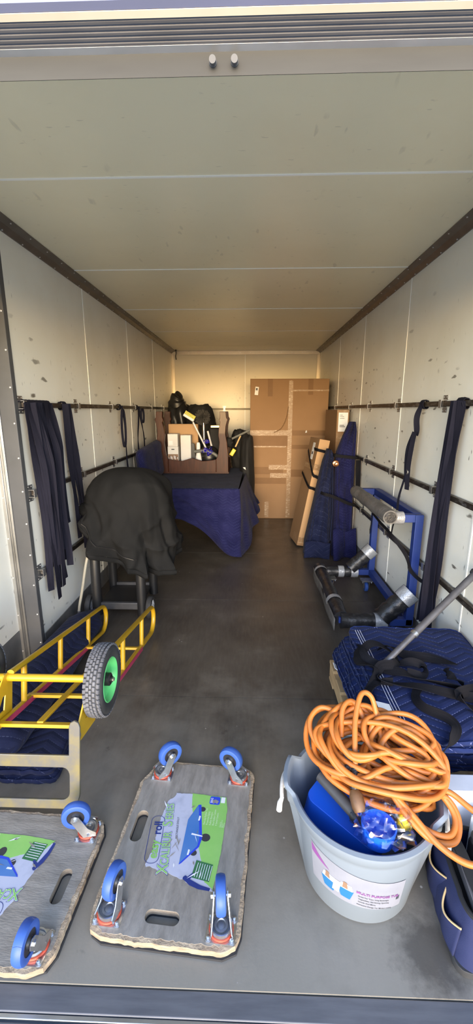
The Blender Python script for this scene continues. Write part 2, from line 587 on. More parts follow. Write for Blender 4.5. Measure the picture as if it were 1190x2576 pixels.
    def plate(s, outer, holes=(), z0=0.0, z1=0.01, xf=None):
        """Flat plate with holes: outline in xy extruded z0..z1, optional transform of the points."""
        bm = bmesh.new()
        edges = []
        for loop in [outer] + list(holes):
            vv = [bm.verts.new((p[0], p[1], z0)) for p in loop]
            for i in range(len(vv)):
                edges.append(bm.edges.new((vv[i], vv[(i + 1) % len(vv)])))
        bmesh.ops.triangle_fill(bm, use_beauty=True, use_dissolve=False, edges=edges)
        fs = list(bm.faces)
        r = bmesh.ops.extrude_face_region(bm, geom=fs)
        for e in r['geom']:
            if isinstance(e, bmesh.types.BMVert):
                e.co.z = z1
        bmesh.ops.recalc_face_normals(bm, faces=bm.faces)
        bm.verts.ensure_lookup_table()
        bm.verts.index_update()
        pts = [v.co.copy() for v in bm.verts]
        if xf:
            pts = [Vector(xf(p)) for p in pts]
        fcs = [tuple(v.index for v in f.verts) for f in bm.faces]
        bm.free()
        return s.add(pts, fcs)

    def poly(s, pts):
        return s.add(pts, [tuple(range(len(pts)))])

    def xform(s, m):
        s.v = [tuple(m @ Vector(p)) for p in s.v]
        return s

    def mesh(s, name, smooth=35, fix=True):
        me = bpy.data.meshes.new(name)
        me.from_pydata(s.v, [], s.f)
        if any(u is not None for u in s.uv):
            lay = me.uv_layers.new(name='UVMap')
            k = 0
            for fi, fc in enumerate(s.f):
                u = s.uv[fi]
                for q in range(len(fc)):
                    lay.data[k].uv = u[q] if u else (0, 0)
                    k += 1
        if fix:
            bm = bmesh.new()
            bm.from_mesh(me)
            bmesh.ops.recalc_face_normals(bm, faces=bm.faces)
            bm.to_mesh(me)
            bm.free()
        me.update()
        if smooth:
            me.shade_smooth()
            if smooth < 180:
                me.set_sharp_from_angle(angle=math.radians(smooth))
        return me


def obj(name, mb, material, parent=None, smooth=35, bevel=0.0, loc=None, rot=None, fix=True, sub=0, solid=0.0):
    me = mb.mesh(name, smooth, fix) if isinstance(mb, MB) else mb
    o = bpy.data.objects.new(name, me)
    COL.objects.link(o)
    if not me.materials:
        me.materials.append(MATS[material] if isinstance(material, str) else material)
    if parent is not None:
        o.parent = parent
    if loc is not None:
        o.location = loc
    if rot is not None:
        o.rotation_euler = rot
    if bevel:
        b = o.modifiers.new('bevel', 'BEVEL')
        b.width = bevel
        b.segments = 2
        b.limit_method = 'ANGLE'
        b.angle_limit = math.radians(40)
        b.harden_normals = False
    if solid:
        b = o.modifiers.new('solid', 'SOLIDIFY')
        b.thickness = solid
        b.offset = 0
    if sub:
        b = o.modifiers.new('sub', 'SUBSURF')
        b.levels = sub
        b.render_levels = sub
    return o


def tag(o, label, cat, group=None):
    o['label'] = label
    o['category'] = cat
    if group:
        o['group'] = group
    return o


def thing(name, label, cat, loc=(0, 0, 0), rotz=0.0, group=None):
    o = bpy.data.objects.new(name, None)
    o.empty_display_size = 0.05
    COL.objects.link(o)
    o.location = loc
    o.rotation_euler = (0, 0, rotz)
    return tag(o, label, cat, group)


def solo(name, mb, material, label, cat, group=None, **kw):
    return tag(obj(name, mb, material, None, **kw), label, cat, group)


def struct(name, mb, material, parent=None, **kw):
    o = obj(name, mb, material, parent, **kw)
    if parent is None:
        o['kind'] = 'structure'
    return o


def copy_tree(o, parent=None):
    c = o.copy()
    COL.objects.link(c)
    c.parent = parent
    for ch in list(o.children):
        copy_tree(ch, c)
    return c


def fillet(pts, r, n=5):
    """Round the inner corners of a polyline."""
    pts = [Vector(p) for p in pts]
    out = [pts[0]]
    for i in range(1, len(pts) - 1):
        a, b, c = pts[i - 1], pts[i], pts[i + 1]
        d1, d2 = (a - b), (c - b)
        rr = min(r, d1.length * 0.49, d2.length * 0.49)
        p0, p2 = b + d1.normalized() * rr, b + d2.normalized() * rr
        for k in range(n + 1):
            t = k / n
            out.append(p0 * (1 - t) ** 2 + b * 2 * t * (1 - t) + p2 * t * t)
    out.append(pts[-1])
    return out


def smooth_path(pts, n=6):
    """Catmull-Rom through pts."""
    P = [Vector(p) for p in pts]
    P = [P[0] * 2 - P[1]] + P + [P[-1] * 2 - P[-2]]
    out = []
    for i in range(1, len(P) - 2):
        for k in range(n):
            t = k / n
            a, b, c, d = P[i - 1], P[i], P[i + 1], P[i + 2]
            out.append(0.5 * ((2 * b) + (c - a) * t + (2 * a - 5 * b + 4 * c - d) * t * t + (3 * b - a - 3 * c + d) * t ** 3))
    out.append(P[-2])
    return out


def rrect(x0, x1, y0, y1, r, n=5):
    out = []
    for cx, cy, a0 in ((x1 - r, y1 - r, 0), (x0 + r, y1 - r, 90), (x0 + r, y0 + r, 180), (x1 - r, y0 + r, 270)):
        for k in range(n + 1):
            a = math.radians(a0 + 90 * k / n)
            out.append((cx + r * math.cos(a), cy + r * math.sin(a)))
    return out


def slot(cx, cy, L, w, along='x', n=8):
    return rrect(cx - L / 2, cx + L / 2, cy - w / 2, cy + w / 2, w / 2 * 0.98, n) if along == 'x' else rrect(cx - w / 2, cx + w / 2, cy - L / 2, cy + L / 2, w / 2 * 0.98, n)


_font_cache = {}


def text_mb(txt, size, bold=0.0, align='LEFT', xscale=1.0):
    """Flat letters as mesh data in xy, baseline at y = 0."""
    cu = bpy.data.curves.new('lettering', 'FONT')
    cu.body = txt
    cu.size = size
    cu.align_x = align
    cu.offset = bold
    cu.resolution_u = 3
    o = bpy.data.objects.new('lettering_tmp', cu)
    COL.objects.link(o)
    dg = bpy.context.evaluated_depsgraph_get()
    me = bpy.data.meshes.new_from_object(o.evaluated_get(dg))
    mb = MB()
    mb.add([(v.co.x * xscale, v.co.y, v.co.z) for v in me.vertices], [tuple(p.vertices) for p in me.polygons])
    bpy.data.objects.remove(o)
    bpy.data.curves.remove(cu)
    bpy.data.meshes.remove(me)
    return mb


def fbm(p, sc=1.0, oct_=3):
    p = Vector(p) * sc
    v, a = 0.0, 1.0
    for _ in range(oct_):
        v += a * noise.noise(p)
        p = p * 2.03
        a *= 0.5
    return v

# ------------------------------------------------------------------ the truck body
XL, XR, ZC, YB, YD = -1.28, 1.12, 2.432, 7.25, 0.80
TH = 0.045

# floor: a slab carrying the ply sheets
fl = struct('floor', MB().bx(-1.45, 1.25, 0.80, YB + 0.05, -0.10, -0.018), 'kick')
fy = [0.80, 1.985, 3.19, 4.36, 5.53, YB]
for i in range(len(fy) - 1):
    obj('floor_sheet', MB().bx(XL if i > 1 else -1.41, XR, fy[i] + 0.002, fy[i + 1] - 0.002, -0.018, 0.0), 'floor', fl, smooth=0)

# ceiling sheets with joint strips
ce = struct('ceiling', MB().bx(-1.45, 1.25, 0.80, YB + 0.05, ZC + 0.04, ZC + 0.10), 'outer_paint')
cy = [0.86, 2.005, 3.18, 4.352, 5.514, 6.69, YB]
for i in range(len(cy) - 1):
    obj('ceiling_panel', MB().bx(-1.44, 1.24, cy[i] + 0.002, cy[i + 1] - 0.002, ZC, ZC + 0.04), 'panel_ceiling', ce, smooth=0)
for y in cy[1:-2]:
    obj('joint_strip', MB().bx(XL, XR, y - 0.0055, y + 0.0055, ZC - 0.003, ZC + 0.02), 'joint', ce, smooth=0)

# side walls
wl_ = struct('wall_left', MB().bx(XL - 0.12, XL - TH, 2.38, YB + 0.05, -0.1, ZC + 0.05), 'outer_paint')
ly = [2.36, 3.48, 4.66, 5.86, YB]
for i in range(len(ly) - 1):
    obj('wall_panel', MB().bx(XL - TH, XL, ly[i] + 0.002, ly[i + 1] - 0.002, 0.135, ZC), 'panel', wl_, smooth=0)
for y in ly[1:-1]:
    obj('joint_strip', MB().bx(XL - 0.02, XL + 0.003, y - 0.0055, y + 0.0055, 0.135, ZC - 0.03), 'joint', wl_, smooth=0)
wr_ = struct('wall_right', MB().bx(XR + TH, XR + 0.12, 0.80, YB + 0.05, -0.1, ZC + 0.05), 'outer_paint')
ry = [0.86, 2.09, 3.285, 4.48, 5.66, YB]
for i in range(len(ry) - 1):
    obj('wall_panel', MB().bx(XR, XR + TH, ry[i] + 0.002, ry[i + 1] - 0.002, 0.135, ZC), 'panel', wr_, smooth=0)
for y in ry[1:-1]:
    obj('joint_strip', MB().bx(XR - 0.003, XR + 0.02, y - 0.0055, y + 0.0055, 0.135, ZC - 0.03), 'joint', wr_, smooth=0)
wb_ = struct('wall_back', MB().bx(-1.4, 1.24, YB + TH, YB + 0.1, -0.1, ZC + 0.05), 'outer_paint')
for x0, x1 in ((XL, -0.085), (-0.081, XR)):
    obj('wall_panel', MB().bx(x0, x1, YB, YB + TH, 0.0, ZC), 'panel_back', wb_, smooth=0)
obj('joint_strip', MB().bx(-0.088, -0.078, YB - 0.0015, YB + 0.02, 0.0, ZC - 0.05), 'joint', wb_, smooth=0)

# kick boards
struct('baseboard_left', MB().bx(XL - TH, XL + 0.004, 2.38, YB, 0.0, 0.137), 'kick', bevel=0.002)
struct('baseboard_right', MB().bx(XR - 0.004, XR + TH, 0.86, YB, 0.0, 0.137), 'kick', bevel=0.002)

# covings between side walls and ceiling, with their rivets
for nm, xw, sgn in (('trim_1', XL, 1), ('trim_2', XR, -1)):
    prof = [(0, -0.040), (0.008, -0.040), (0.034, -0.018), (0.071, -0.006), (0.071, 0.0), (0, 0)]
    mb = MB()
    v = [(xw + sgn * a, y, ZC + b) for y in (0.86, YB) for a, b in prof]
    k = len(prof)
    mb.add(v, [(i, (i + 1) % k, k + (i + 1) % k, k + i) for i in range(k)] + [tuple(range(k)), tuple(range(2 * k - 1, k - 1, -1))])
    tr = struct(nm, mb, 'coving', smooth=20)
    rv = MB()
    y = 1.0
    while y < 7.2:
        for a, b in ((0.012, -0.0365), (0.060, -0.0085)):
            rv.lathe([(0.0042, -0.004), (0.0036, 0.0005), (0.0, 0.0016)], 8, 'z', (xw + sgn * a, y, ZC + b))
        y += 0.2
    ro = obj('rivets', rv, 'screw', tr)
    ro['kind'] = 'stuff'

# bright angle frame round the front bulkhead
t3 = struct('trim_3', MB().bx(XL, XR, YB - 0.006, YB, ZC - 0.060, ZC), 'alu_warm', bevel=0.002)
t3b = struct('trim_4', MB().bx(XL, XL + 0.05, YB - 0.006, YB, 0.0, ZC - 0.060), 'alu_warm', bevel=0.002)
t3c = struct('trim_5', MB().bx(XR - 0.05, XR, YB - 0.006, YB, 0.0, ZC - 0.060), 'alu_warm', bevel=0.002)
struct('trim_6', MB().bx(XL, XL + 0.004, YB - 0.055, YB - 0.006, 0.0, ZC - 0.04), 'alu_warm')
struct('trim_7', MB().bx(XR - 0.004, XR, YB - 0.055, YB - 0.006, 0.0, ZC - 0.04), 'alu_warm')
rv = MB()
for i in range(14):
    rv.lathe([(0.005, -0.004), (0.004, 0.0), (0.0, 0.002)], 8, 'y', (XL + 0.12 + i * 0.166, YB - 0.008, ZC - 0.03))
o = obj('rivets', rv, 'screw', t3)
o['kind'] = 'stuff'

# side door recess near the loading end, and the jamb post that ends the left wall
sd = struct('door_1', MB().bx(-1.47, -1.40, 0.86, 2.33, 0.0, ZC), 'outer_paint')
obj('door_panel', MB().bx(-1.402, -1.392, 0.90, 2.325, 0.20, ZC), 'panel', sd, smooth=0)
obj('kick_panel', MB().bx(-1.402, -1.390, 0.90, 2.325, 0.0, 0.197), 'kick', sd, smooth=0)
po = struct('trim_8', MB().bx(-1.400, -1.276, 2.335, 2.375, 0.0, ZC), 'post_grey', bevel=0.003)
obj('edge_angle', MB().bx(-1.400, -1.372, 2.300, 2.334, 0.0, ZC), 'alu', po, bevel=0.003)
obj('seal_strip', MB().bx(-1.372, -1.358, 2.326, 2.3345, 0.0, ZC), 'alu', po, bevel=0.002)
rv = MB()
for i in range(11):
    rv.lathe([(0.0055, 0.004), (0.0048, -0.001), (0.0, -0.003)], 10, 'y', (-1.288, 2.334, 0.10 + i * 0.19))
    rv.lathe([(0.0045, 0.004), (0.004, -0.001), (0.0, -0.002)], 10, 'y', (-1.386, 2.299, 0.06 + i * 0.24))
o = obj('rivets', rv, 'screw', po)
o['kind'] = 'stuff'

# door header: stepped beam across the top of the opening
hd_prof = [(0.90, 2.050), (0.868, 2.046), (0.862, 2.046), (0.860, 2.0775), (0.8595, 2.0795), (0.853, 2.0805)]


def extrude_x(prof, x0, x1):
    mb = MB()
    k = len(prof)
    mb.add([(x, a, b) for x in (x0, x1) for a, b in prof],
           [(i, (i + 1) % k, k + (i + 1) % k, k + i) for i in range(k)] + [tuple(range(k)), tuple(range(2 * k - 1, k - 1, -1))])
    return mb


hd = struct('trim_9', extrude_x([(0.8645, 2.0462), (0.8615, 2.045), (0.860, 2.0765), (0.862, 2.12), (0.90, 2.45), (0.905, 2.45), (0.868, 2.13)], -1.45, 1.25), 'header_grey', smooth=20)
obj('flange', extrude_x([(0.8612, 2.0765), (0.8515, 2.0815), (0.8515, 2.0835), (0.8612, 2.0785)], -1.45, 1.25), 'alu', hd, smooth=20)
ridge = [(0.852, 2.12)]
for i in range(5):
    a = 0.8525 - i * 0.0068
    b = 2.0822 + i * 0.0024
    ridge += [(a, b + 0.0020), (a - 0.0012, b), (a - 0.0044, b + 0.0012), (a - 0.0056, b + 0.0034)]
ridge += [(0.816, 2.12)]
obj('ridged_seal', extrude_x(ridge, -1.45, 1.25), 'sill', hd, smooth=20)
obj('drip_strip', extrude_x([(0.8175, 2.0935), (0.8105, 2.0985), (0.8105, 2.13), (0.8175, 2.13)], -1.45, 1.25), 'alu_warm', hd, smooth=20)
obj('fascia', extrude_x([(0.8100, 2.0995), (0.800, 2.104), (0.790, 2.50), (0.82, 2.50)], -1.45, 1.25), 'outer_paint', hd, smooth=20)
for x in (-0.0655, -0.0295):
    bmb = MB().cyl((x, 0.8605, 2.0625), (x, 0.846, 2.0585), 0.0058, 0.0056, 14).lathe([(0.0068, 0.0), (0.0068, -0.002), (0.006, -0.003)], 14, 'y', (x, 0.8605, 2.0625))
    obj('bolt', bmb, 'post_grey', hd)

# rear corner posts of the body, just beside the frame
struct('trim_10', MB().bx(-1.47, -1.40, 0.80, 0.86, -0.1, 2.5), 'alu')
struct('trim_11', MB().bx(1.12, 1.25, 0.80, 0.86, -0.1, 2.5), 'alu')

# ridged aluminium sill at the loading edge
si = struct('trim_12', MB().bx(-1.45, 1.25, 0.745, 0.80, -0.12, -0.003), 'sill', bevel=0.003)
for i in range(7):
    y = 0.738 - i * 0.0165
    obj('sill_ridge', MB().bx(-1.45, 1.25, y - 0.0055, y + 0.0055, -0.12, -0.005 - 0.001 * i), 'alu' if i % 2 == 0 else 'sill', si, bevel=0.002)
obj('sill_base', MB().bx(-1.45, 1.25, 0.60, 0.745, -0.12, -0.014), 'sill', si)

# the yard outside
gr = struct('ground', MB().bx(-40, 40, -40, 40, -1.3, -1.15), 'concrete', smooth=0)

# ------------------------------------------------------------------ lashing rails with their wall clips
br_plate = MB().plate([(-0.028, -0.048), (0.028, -0.048), (0.028, -0.026), (0.020, -0.020), (0.020, 0.020), (0.028, 0.026), (0.028, 0.048), (-0.028, 0.048), (-0.028, 0.026), (-0.020, 0.020), (-0.020, -0.020), (-0.028, -0.026)],
                      [slot(sx * 0.018, sy * 0.038, 0.009, 0.009) for sx in (-1, 1) for sy in (-1, 1)], 0.0, 0.003)
br_plate = br_plate.mesh('bracket', 25)
br_plate.materials.append(MATS['galv'])
saddle = MB()
for (a, b) in (((-0.021, 0.003), (-0.021, 0.034)), ((0.021, 0.003), (0.021, 0.034))):
    saddle.bx(-0.018, 0.018, a[0] - 0.0015, a[0] + 0.0015, a[1], b[1] - 0.002)
saddle.bx(-0.016, 0.016, -0.0225, 0.0225, 0.0315, 0.0345)
saddle = saddle.mesh('saddle', 25)
saddle.materials.append(MATS['galv'])
screw_me = MB().lathe([(0.004, 0.002), (0.0038, 0.0035), (0.0, 0.0045)], 8).mesh('screw', 40)
screw_me.materials.append(MATS['screw'])


def load_rail(label, side, z, y0, y1, ys, back=False, scuffs=()):
    r = thing('load_rail', label, 'rail', (0, 0, z), 0.0)
    if back:
        obj('rail_tube', MB().bx(y0, y1, YB - 0.034, YB - 0.008, -0.014, 0.014), 'rail_pale', r, bevel=0.003)
    else:
        xa = XL + 0.006 if side < 0 else XR - 0.030
        obj('rail_tube', MB().bx(xa, xa + 0.024, y0, y1, -0.015, 0.015), 'rail', r, bevel=0.003)
    for y in ys:
        b = obj('bracket', br_plate, 'galv', r)
        if back:
            b.location = (y, YB - 0.001, 0)
            b.rotation_euler = (PI / 2, 0, 0)
        else:
            b.matrix_local = Matrix.Translation(((XL + 0.001) if side < 0 else (XR - 0.001), y, 0)) @ (
                Matrix(((0, 0, 1, 0), (1, 0, 0, 0), (0, 1, 0, 0), (0, 0, 0, 1))) if side < 0 else Matrix(((0, 0, -1, 0), (-1, 0, 0, 0), (0, 1, 0, 0), (0, 0, 0, 1))))
        obj('saddle', saddle, 'galv', b)
        for sx, sy in ((-1, -1), (1, -1), (-1, 1), (1, 1)):
            obj('screw', screw_me, 'screw', b, loc=(sx * 0.018, sy * 0.038, 0.001))
    return r


LY = [2.395, 3.165, 3.952, 4.745, 5.55, 6.31]
RY = [1.76, 2.545, 3.325, 4.095, 4.865, 5.67, 6.45]
rail_lu = load_rail('upper dark lashing rail along the left wall holding the hanging straps', -1, 1.53, 2.40, YB - 0.06, LY)
rail_lm = load_rail('middle lashing rail along the left wall behind the covered barbecue', -1, 1.03, 2.40, YB - 0.06, LY)
rail_ll = load_rail('lowest lashing rail along the left wall near the kick board', -1, 0.54, 2.40, YB - 0.06, LY)
rail_ru = load_rail('upper dark lashing rail along the right wall above the tall boxes', 1, 1.535, 0.90, YB - 0.06, RY)
rail_rm = load_rail('middle worn black lashing rail along the right wall with scraps of lettering', 1, 1.035, 0.90, YB - 0.06, RY)
rail_rl = load_rail('lowest lashing rail along the right wall behind the blue steel frame', 1, 0.545, 0.90, YB - 0.06, RY)
rail_b = load_rail('pale lashing rail across the front bulkhead behind the black bags', 0, 1.52, XL + 0.06, XR - 0.06, [-0.98, -0.425, 0.35, 0.95], True)
# remains of a printed sleeve on the middle right rail
for txt, y in (('with', 2.16), ('BE', 2.02)):
    t = text_mb(txt, 0.026 if txt == 'with' else 0.032, 0.0006)
    t.xform(Matrix(((0, 0, -1, XR - 0.0308), (-1, 0, 0, y), (0, 1, 0, -0.010), (0, 0, 0, 1))))
    obj('lettering', t, 'galv', rail_rm, smooth=0, fix=False)
cs = thing('cable_stub', 'short black cable stub hanging from the ceiling at the rear left corner', 'cable', (-1.18, 7.10, 2.43))
obj('cable', MB().tube(smooth_path([(0, 0, 0.0), (0.004, -0.01, -0.05), (-0.003, -0.015, -0.10), (0.004, -0.02, -0.15)], 4), 0.007, 8), 'black_rubber', cs)
obj('clip', MB().bx(-0.012, 0.012, -0.012, 0.012, -0.012, 0.0), 'black_plastic', cs)


# ------------------------------------------------------------------ straps hanging on the left wall


def hanging_strap(label, group, y_top, z_rail, tails, side=-1, w=0.045, mat_='webbing', seed=0, hitch=True, name='lashing_strap'):
    """tails: list of (dy0, y_end, z_end, x_off, width, wiggle). Strap loops round the rail and hangs in tails."""
    R = random.Random(seed)
    xr = (XL + 0.018) if side < 0 else (XR - 0.018)
    s = -side
    t = thing(name, label, 'strap', (xr, y_top, 0), 0.0, group)
    if hitch:
        for k, dy in enumerate((-0.014, 0.014)):
            loop = []
            for a in range(13):
                an = 2 * PI * a / 12
                loop.append((s * 0.0 + 0.021 * math.cos(an) * s, dy + 0.004 * math.sin(an * 2), z_rail + 0.026 * math.sin(an)))
            obj('hitch', MB().ribbon(loop, (0, 1, 0.15), w * 0.62, 0.004), mat_, t, smooth=60)
    for (dy0, y_end, z_end, x_off, ww, wig) in tails:
        pts, wd = [], []
        n = 26
        ph = R.uniform(0, 6)
        rot0 = R.uniform(-0.9, 0.9)
        for i in range(n + 1):
            f = i / n
            z = z_rail + 0.012 - (z_rail + 0.012 - z_end) * f
            y = dy0 + (y_end - y_top - dy0) * (f ** 0.9) + wig * math.sin(ph + 5 * f) * f
            x = s * (0.026 + x_off * min(1, f * 3)) + s * 0.006 * math.sin(ph * 2 + 7 * f)
            pts.append((x, y, z))
            an = rot0 + 0.7 * math.sin(ph + 4.2 * f)
            wd.append((s * abs(math.sin(an)) * (1 if R else 1), math.cos(an), 0))
        obj('tail', MB().ribbon(pts, wd, ww, 0.003), mat_, t, smooth=60)
    return t


bundle = 'thick bundle of navy straps on the left wall'
lab_b = ['navy strap of the thick bundle nearest the grey post, leftmost of seven', 'second navy strap from the grey post in the thick bundle', 'third navy strap from the grey post in the thick bundle', 'middle navy strap of the seven in the thick bundle', 'fifth navy strap from the grey post in the thick bundle', 'sixth navy strap from the grey post in the thick bundle', 'rightmost navy strap of the thick bundle, farthest from the grey post']
spots = [(2.405, 2.46, 0.40), (2.445, 2.50, 0.33), (2.485, 2.53, 0.55), (2.53, 2.56, 0.37), (2.57, 2.60, 0.62), (2.615, 2.63, 0.50), (2.66, 2.67, 0.70)]
for i, (yt, ye, ze) in enumerate(spots):
    hanging_strap(lab_b[i], bundle, yt, 1.53,
                  [(-0.012, ye - 0.01, ze, 0.004 + 0.020 * (i % 3), 0.041, 0.014), (0.012, ye + 0.025, ze + 0.10 * ((i * 7) % 5) / 5 + 0.03, 0.012 + 0.018 * ((i + 1) % 3), 0.038, 0.018)], seed=i)
hanging_strap('pair of navy straps hitched together beside the thick bundle, left wall', None, 2.90, 1.53,
              [(-0.02, 2.93, 0.60, 0.004, 0.042, 0.008), (0.018, 3.00, 0.50, 0.016, 0.045, 0.010), (0.03, 3.02, 0.46, 0.028, 0.034, 0.008)], seed=21)
hanging_strap('thin dark strap with a loop hanging on the left wall above the navy pad', None, 4.16, 1.53, [(0.02, 4.30, 0.72, 0.004, 0.020, 0.006)], w=0.03, seed=31)
hanging_strap('thin dark strap tied near the turned-over table, left wall', None, 4.80, 1.53,
              [(-0.02, 4.70, 0.95, 0.004, 0.022, 0.004), (0.03, 4.98, 1.0, 0.01, 0.022, 0.004)], w=0.03, seed=33)
# the small open loops that hang with the two thin straps
lp = bpy.data.objects
for tgt, y, z0 in ((4.16, -0.02, 1.51), (4.80, 0.10, 1.52)):
    par = [o for o in bpy.data.objects if o.name.startswith('lashing_strap') and o.parent is None and abs(o.location.y - tgt) < 1e-3][0]
    L = 0.36 if tgt < 4.5 else 0.16
    lo = [(0.045 + 0.004 * math.sin(a), y + 0.045 * math.sin(a), z0 - L / 2 + L / 2 * math.cos(a)) for a in [2 * PI * k / 24 for k in range(25)]]
    obj('loop', MB().ribbon(lo, (1, 0.2, 0), 0.022, 0.003), 'webbing', par, smooth=60)

# ------------------------------------------------------------------ barbecue and its cover
bq = thing('barbecue', 'black barbecue on tubular legs standing under the loose black cover', 'barbecue', (-0.92, 3.05, 0))
ob = (-0.92, 3.05, 0)


def W(p, o_=ob):
    return (p[0] - o_[0], p[1] - o_[1], p[2] - o_[2])


obj('firebox', MB().plate(rrect(-0.255, 0.22, -0.17, 0.22, 0.05), [], 0.50, 0.80), 'dark_grey_plastic', bq, bevel=0.02)
obj('lid', MB().grid(lambda u, v: (-0.02 + 0.30 * math.sin(v * PI / 2 + 0.001) * math.cos(2 * PI * u), 0.02 + 0.22 * math.sin(v * PI / 2 + 0.001) * math.sin(2 * PI * u), 0.80 + 0.235 * math.cos(v * PI / 2)), 24, 8, True), 'black_plastic', bq)
for nm, x, y in (('leg', -1.115, 2.86), ('leg', -0.785, 2.86), ('leg', -1.115, 3.24), ('leg', -0.785, 3.24)):
    bend = 0.03 * (-1 if y < 3 else 1)
    obj(nm, MB().tube(smooth_path([W((x, y - bend, 0.56)), W((x, y - bend * 0.3, 0.40)), W((x, y, 0.22)), W((x, y, 0.03))], 5), 0.035, 14), 'black_plastic', bq)
obj('cross_bar', MB().bar(W((-1.10, 2.86, 0.10)), W((-0.80, 2.86, 0.10)), 0.03, 0.055), 'dark_grey_plastic', bq, bevel=0.006)
obj('cross_bar', MB().bar(W((-1.10, 3.24, 0.10)), W((-0.80, 3.24, 0.10)), 0.03, 0.055), 'dark_grey_plastic', bq, bevel=0.006)
obj('shelf', MB().plate(rrect(-0.19, 0.12, -0.18, 0.18, 0.02), [], 0.09, 0.105), 'black_plastic', bq)
for x, y in ((-0.728, 2.875), (-1.185, 2.90)):
    c = W((x, y, 0.082))
    wv = obj('wheel', MB().lathe([(0.055, -0.020), (0.076, -0.018), (0.082, -0.008), (0.082, 0.008), (0.076, 0.018), (0.055, 0.020)], 32, 'x', c, close=True), 'black_rubber', bq)
    hb = MB().lathe([(0.0, 0.012), (0.022, 0.016), (0.05, 0.012), (0.060, 0.019), (0.064, 0.016), (0.064, -0.016), (0.0, -0.016)], 32, 'x', c)
    for k in range(6):
        an = k * PI / 3
        hb.box((c[0] + 0.015, c[1] + 0.036 * math.cos(an), c[2] + 0.036 * math.sin(an)), (0.006, 0.040, 0.008), Matrix.Rotation(an, 3, 'X'))
    obj('hub_cap', hb, 'wheel_white', wv)
hn = MB().tube(smooth_path([W((-1.16, 2.99, 0.80)), W((-1.20, 2.98, 0.80)), W((-1.235, 2.95, 0.80))], 4), 0.028, 14)
obj('side_handle', hn, 'black_plastic', bq)
for k in range(2):
    obj('handle_ring', MB().lathe([(0.029, -0.006), (0.033, -0.004), (0.033, 0.004), (0.029, 0.006)], 18, 'x', W((-1.222 + 0.018 * k - 0.004, 2.962 + 0.012 * k, 0.80))), 'white_plastic', bq)
hose = obj('gas_hose', MB().tube(smooth_path([W((-1.12, 2.80, 0.555)), W((-1.15, 2.785, 0.43)), W((-1.185, 2.78, 0.26)), W((-1.215, 2.78, 0.14)), W((-1.225, 2.78, 0.075))], 6), 0.0095, 10), 'hose_beige', bq)
obj('regulator', MB().lathe([(0.006, 0.052), (0.011, 0.05), (0.011, 0.035), (0.030, 0.030), (0.033, 0.018), (0.030, 0.006), (0.0, 0.002)], 20, 'z', W((-1.225, 2.78, 0.012))), 'zinc', hose)
obj('hose_clip', MB().lathe([(0.011, -0.012), (0.0125, -0.01), (0.0125, 0.01), (0.011, 0.012)], 12, 'z', W((-1.224, 2.78, 0.085))), 'zinc', hose)

CC = Vector((-0.885, 3.06, 0))


HEM = [(0, 0.41), (40, 0.50), (90, 0.60), (140, 0.74), (180, 0.83), (222, 0.80), (235, 0.69), (248, 0.59), (260, 0.52), (272, 0.455), (290, 0.405), (312, 0.39), (340, 0.39), (360, 0.41)]


def hem_z(d):
    for (a0, z0), (a1, z1) in zip(HEM[:-1], HEM[1:]):
        if a0 <= d <= a1:
            t_ = (d - a0) / (a1 - a0)
            return z0 + (z1 - z0) * t_
    return 0.41


def cover_pt(u, v):
    a = 2 * PI * u
    ca, sa = math.cos(a), math.sin(a)
    # hem height round the cover: high on the left, sagging low at front right
    hem = hem_z(math.degrees(a) % 360)
    top = 1.092
    if v < 0.42:
        q = v / 0.42 * PI / 2
        rx, ry = 0.305 * math.sin(q) ** 0.85, 0.27 * math.sin(q) ** 0.85
        z = top - 0.23 * (1 - math.cos(q)) ** 1.1
        fo = 0.0
    else:
        q = (v - 0.42) / 0.58
        rx, ry = 0.305 + 0.055 * q ** 0.8 - 0.02 * q * q, 0.27 + 0.035 * q ** 0.8
        z = (top - 0.23) + (hem - (top - 0.23)) * q
        fo = q
    e = 0.82
    x = rx * math.copysign(abs(ca) ** e, ca)
    y = ry * math.copysign(abs(sa) ** e, sa)
    p = Vector((x, y, z))
    out = Vector((ca, sa, 0))
    f = 0.018 * math.sin(5 * a + 4 * v) + 0.015 * math.sin(9 * a - 6 * v + 1.0) + 0.035 * fbm((x * 3.2, y * 3.2, z * 2.2 + 3), 1.6, 3)
    # pleats pulled from the top of the lid down to the hem
    for (c0, lean, wd_, am) in ((222, 30, 0.10, 0.030), (243, -14, 0.09, 0.042), (258, 10, 0.07, -0.036), (272, -22, 0.085, 0.052), (288, 14, 0.07, -0.045), (303, -10, 0.09, 0.046), (322, 16, 0.07, -0.04), (338, -8, 0.10, 0.030), (356, 10, 0.08, -0.025), (375, 0, 0.10, 0.025)):
        dd = (a - math.radians(c0 + lean * fo) + PI) % (2 * PI) - PI
        f += am * max(0.0, 1 - abs(dd) / (wd_ * 1.9)) * (0.25 + fo)
    rg = 1 - abs(noise.noise(Vector((x * 4.2 + 2, y * 4.2, z * 5.5)))) * 2.6
    f += 0.030 * max(0, rg) ** 2 - 0.008
    p += out * f * (0.35 + 0.9 * fo) * min(1.0, v * 4)
    p.z += 0.012 * fbm((x * 4, y * 4, 1.7), 1.3, 2) - 0.028 * math.exp(-((z - 0.86) / 0.05) ** 2) * (1 if sa < 0.1 else 0) * 0.0
    return p + CC


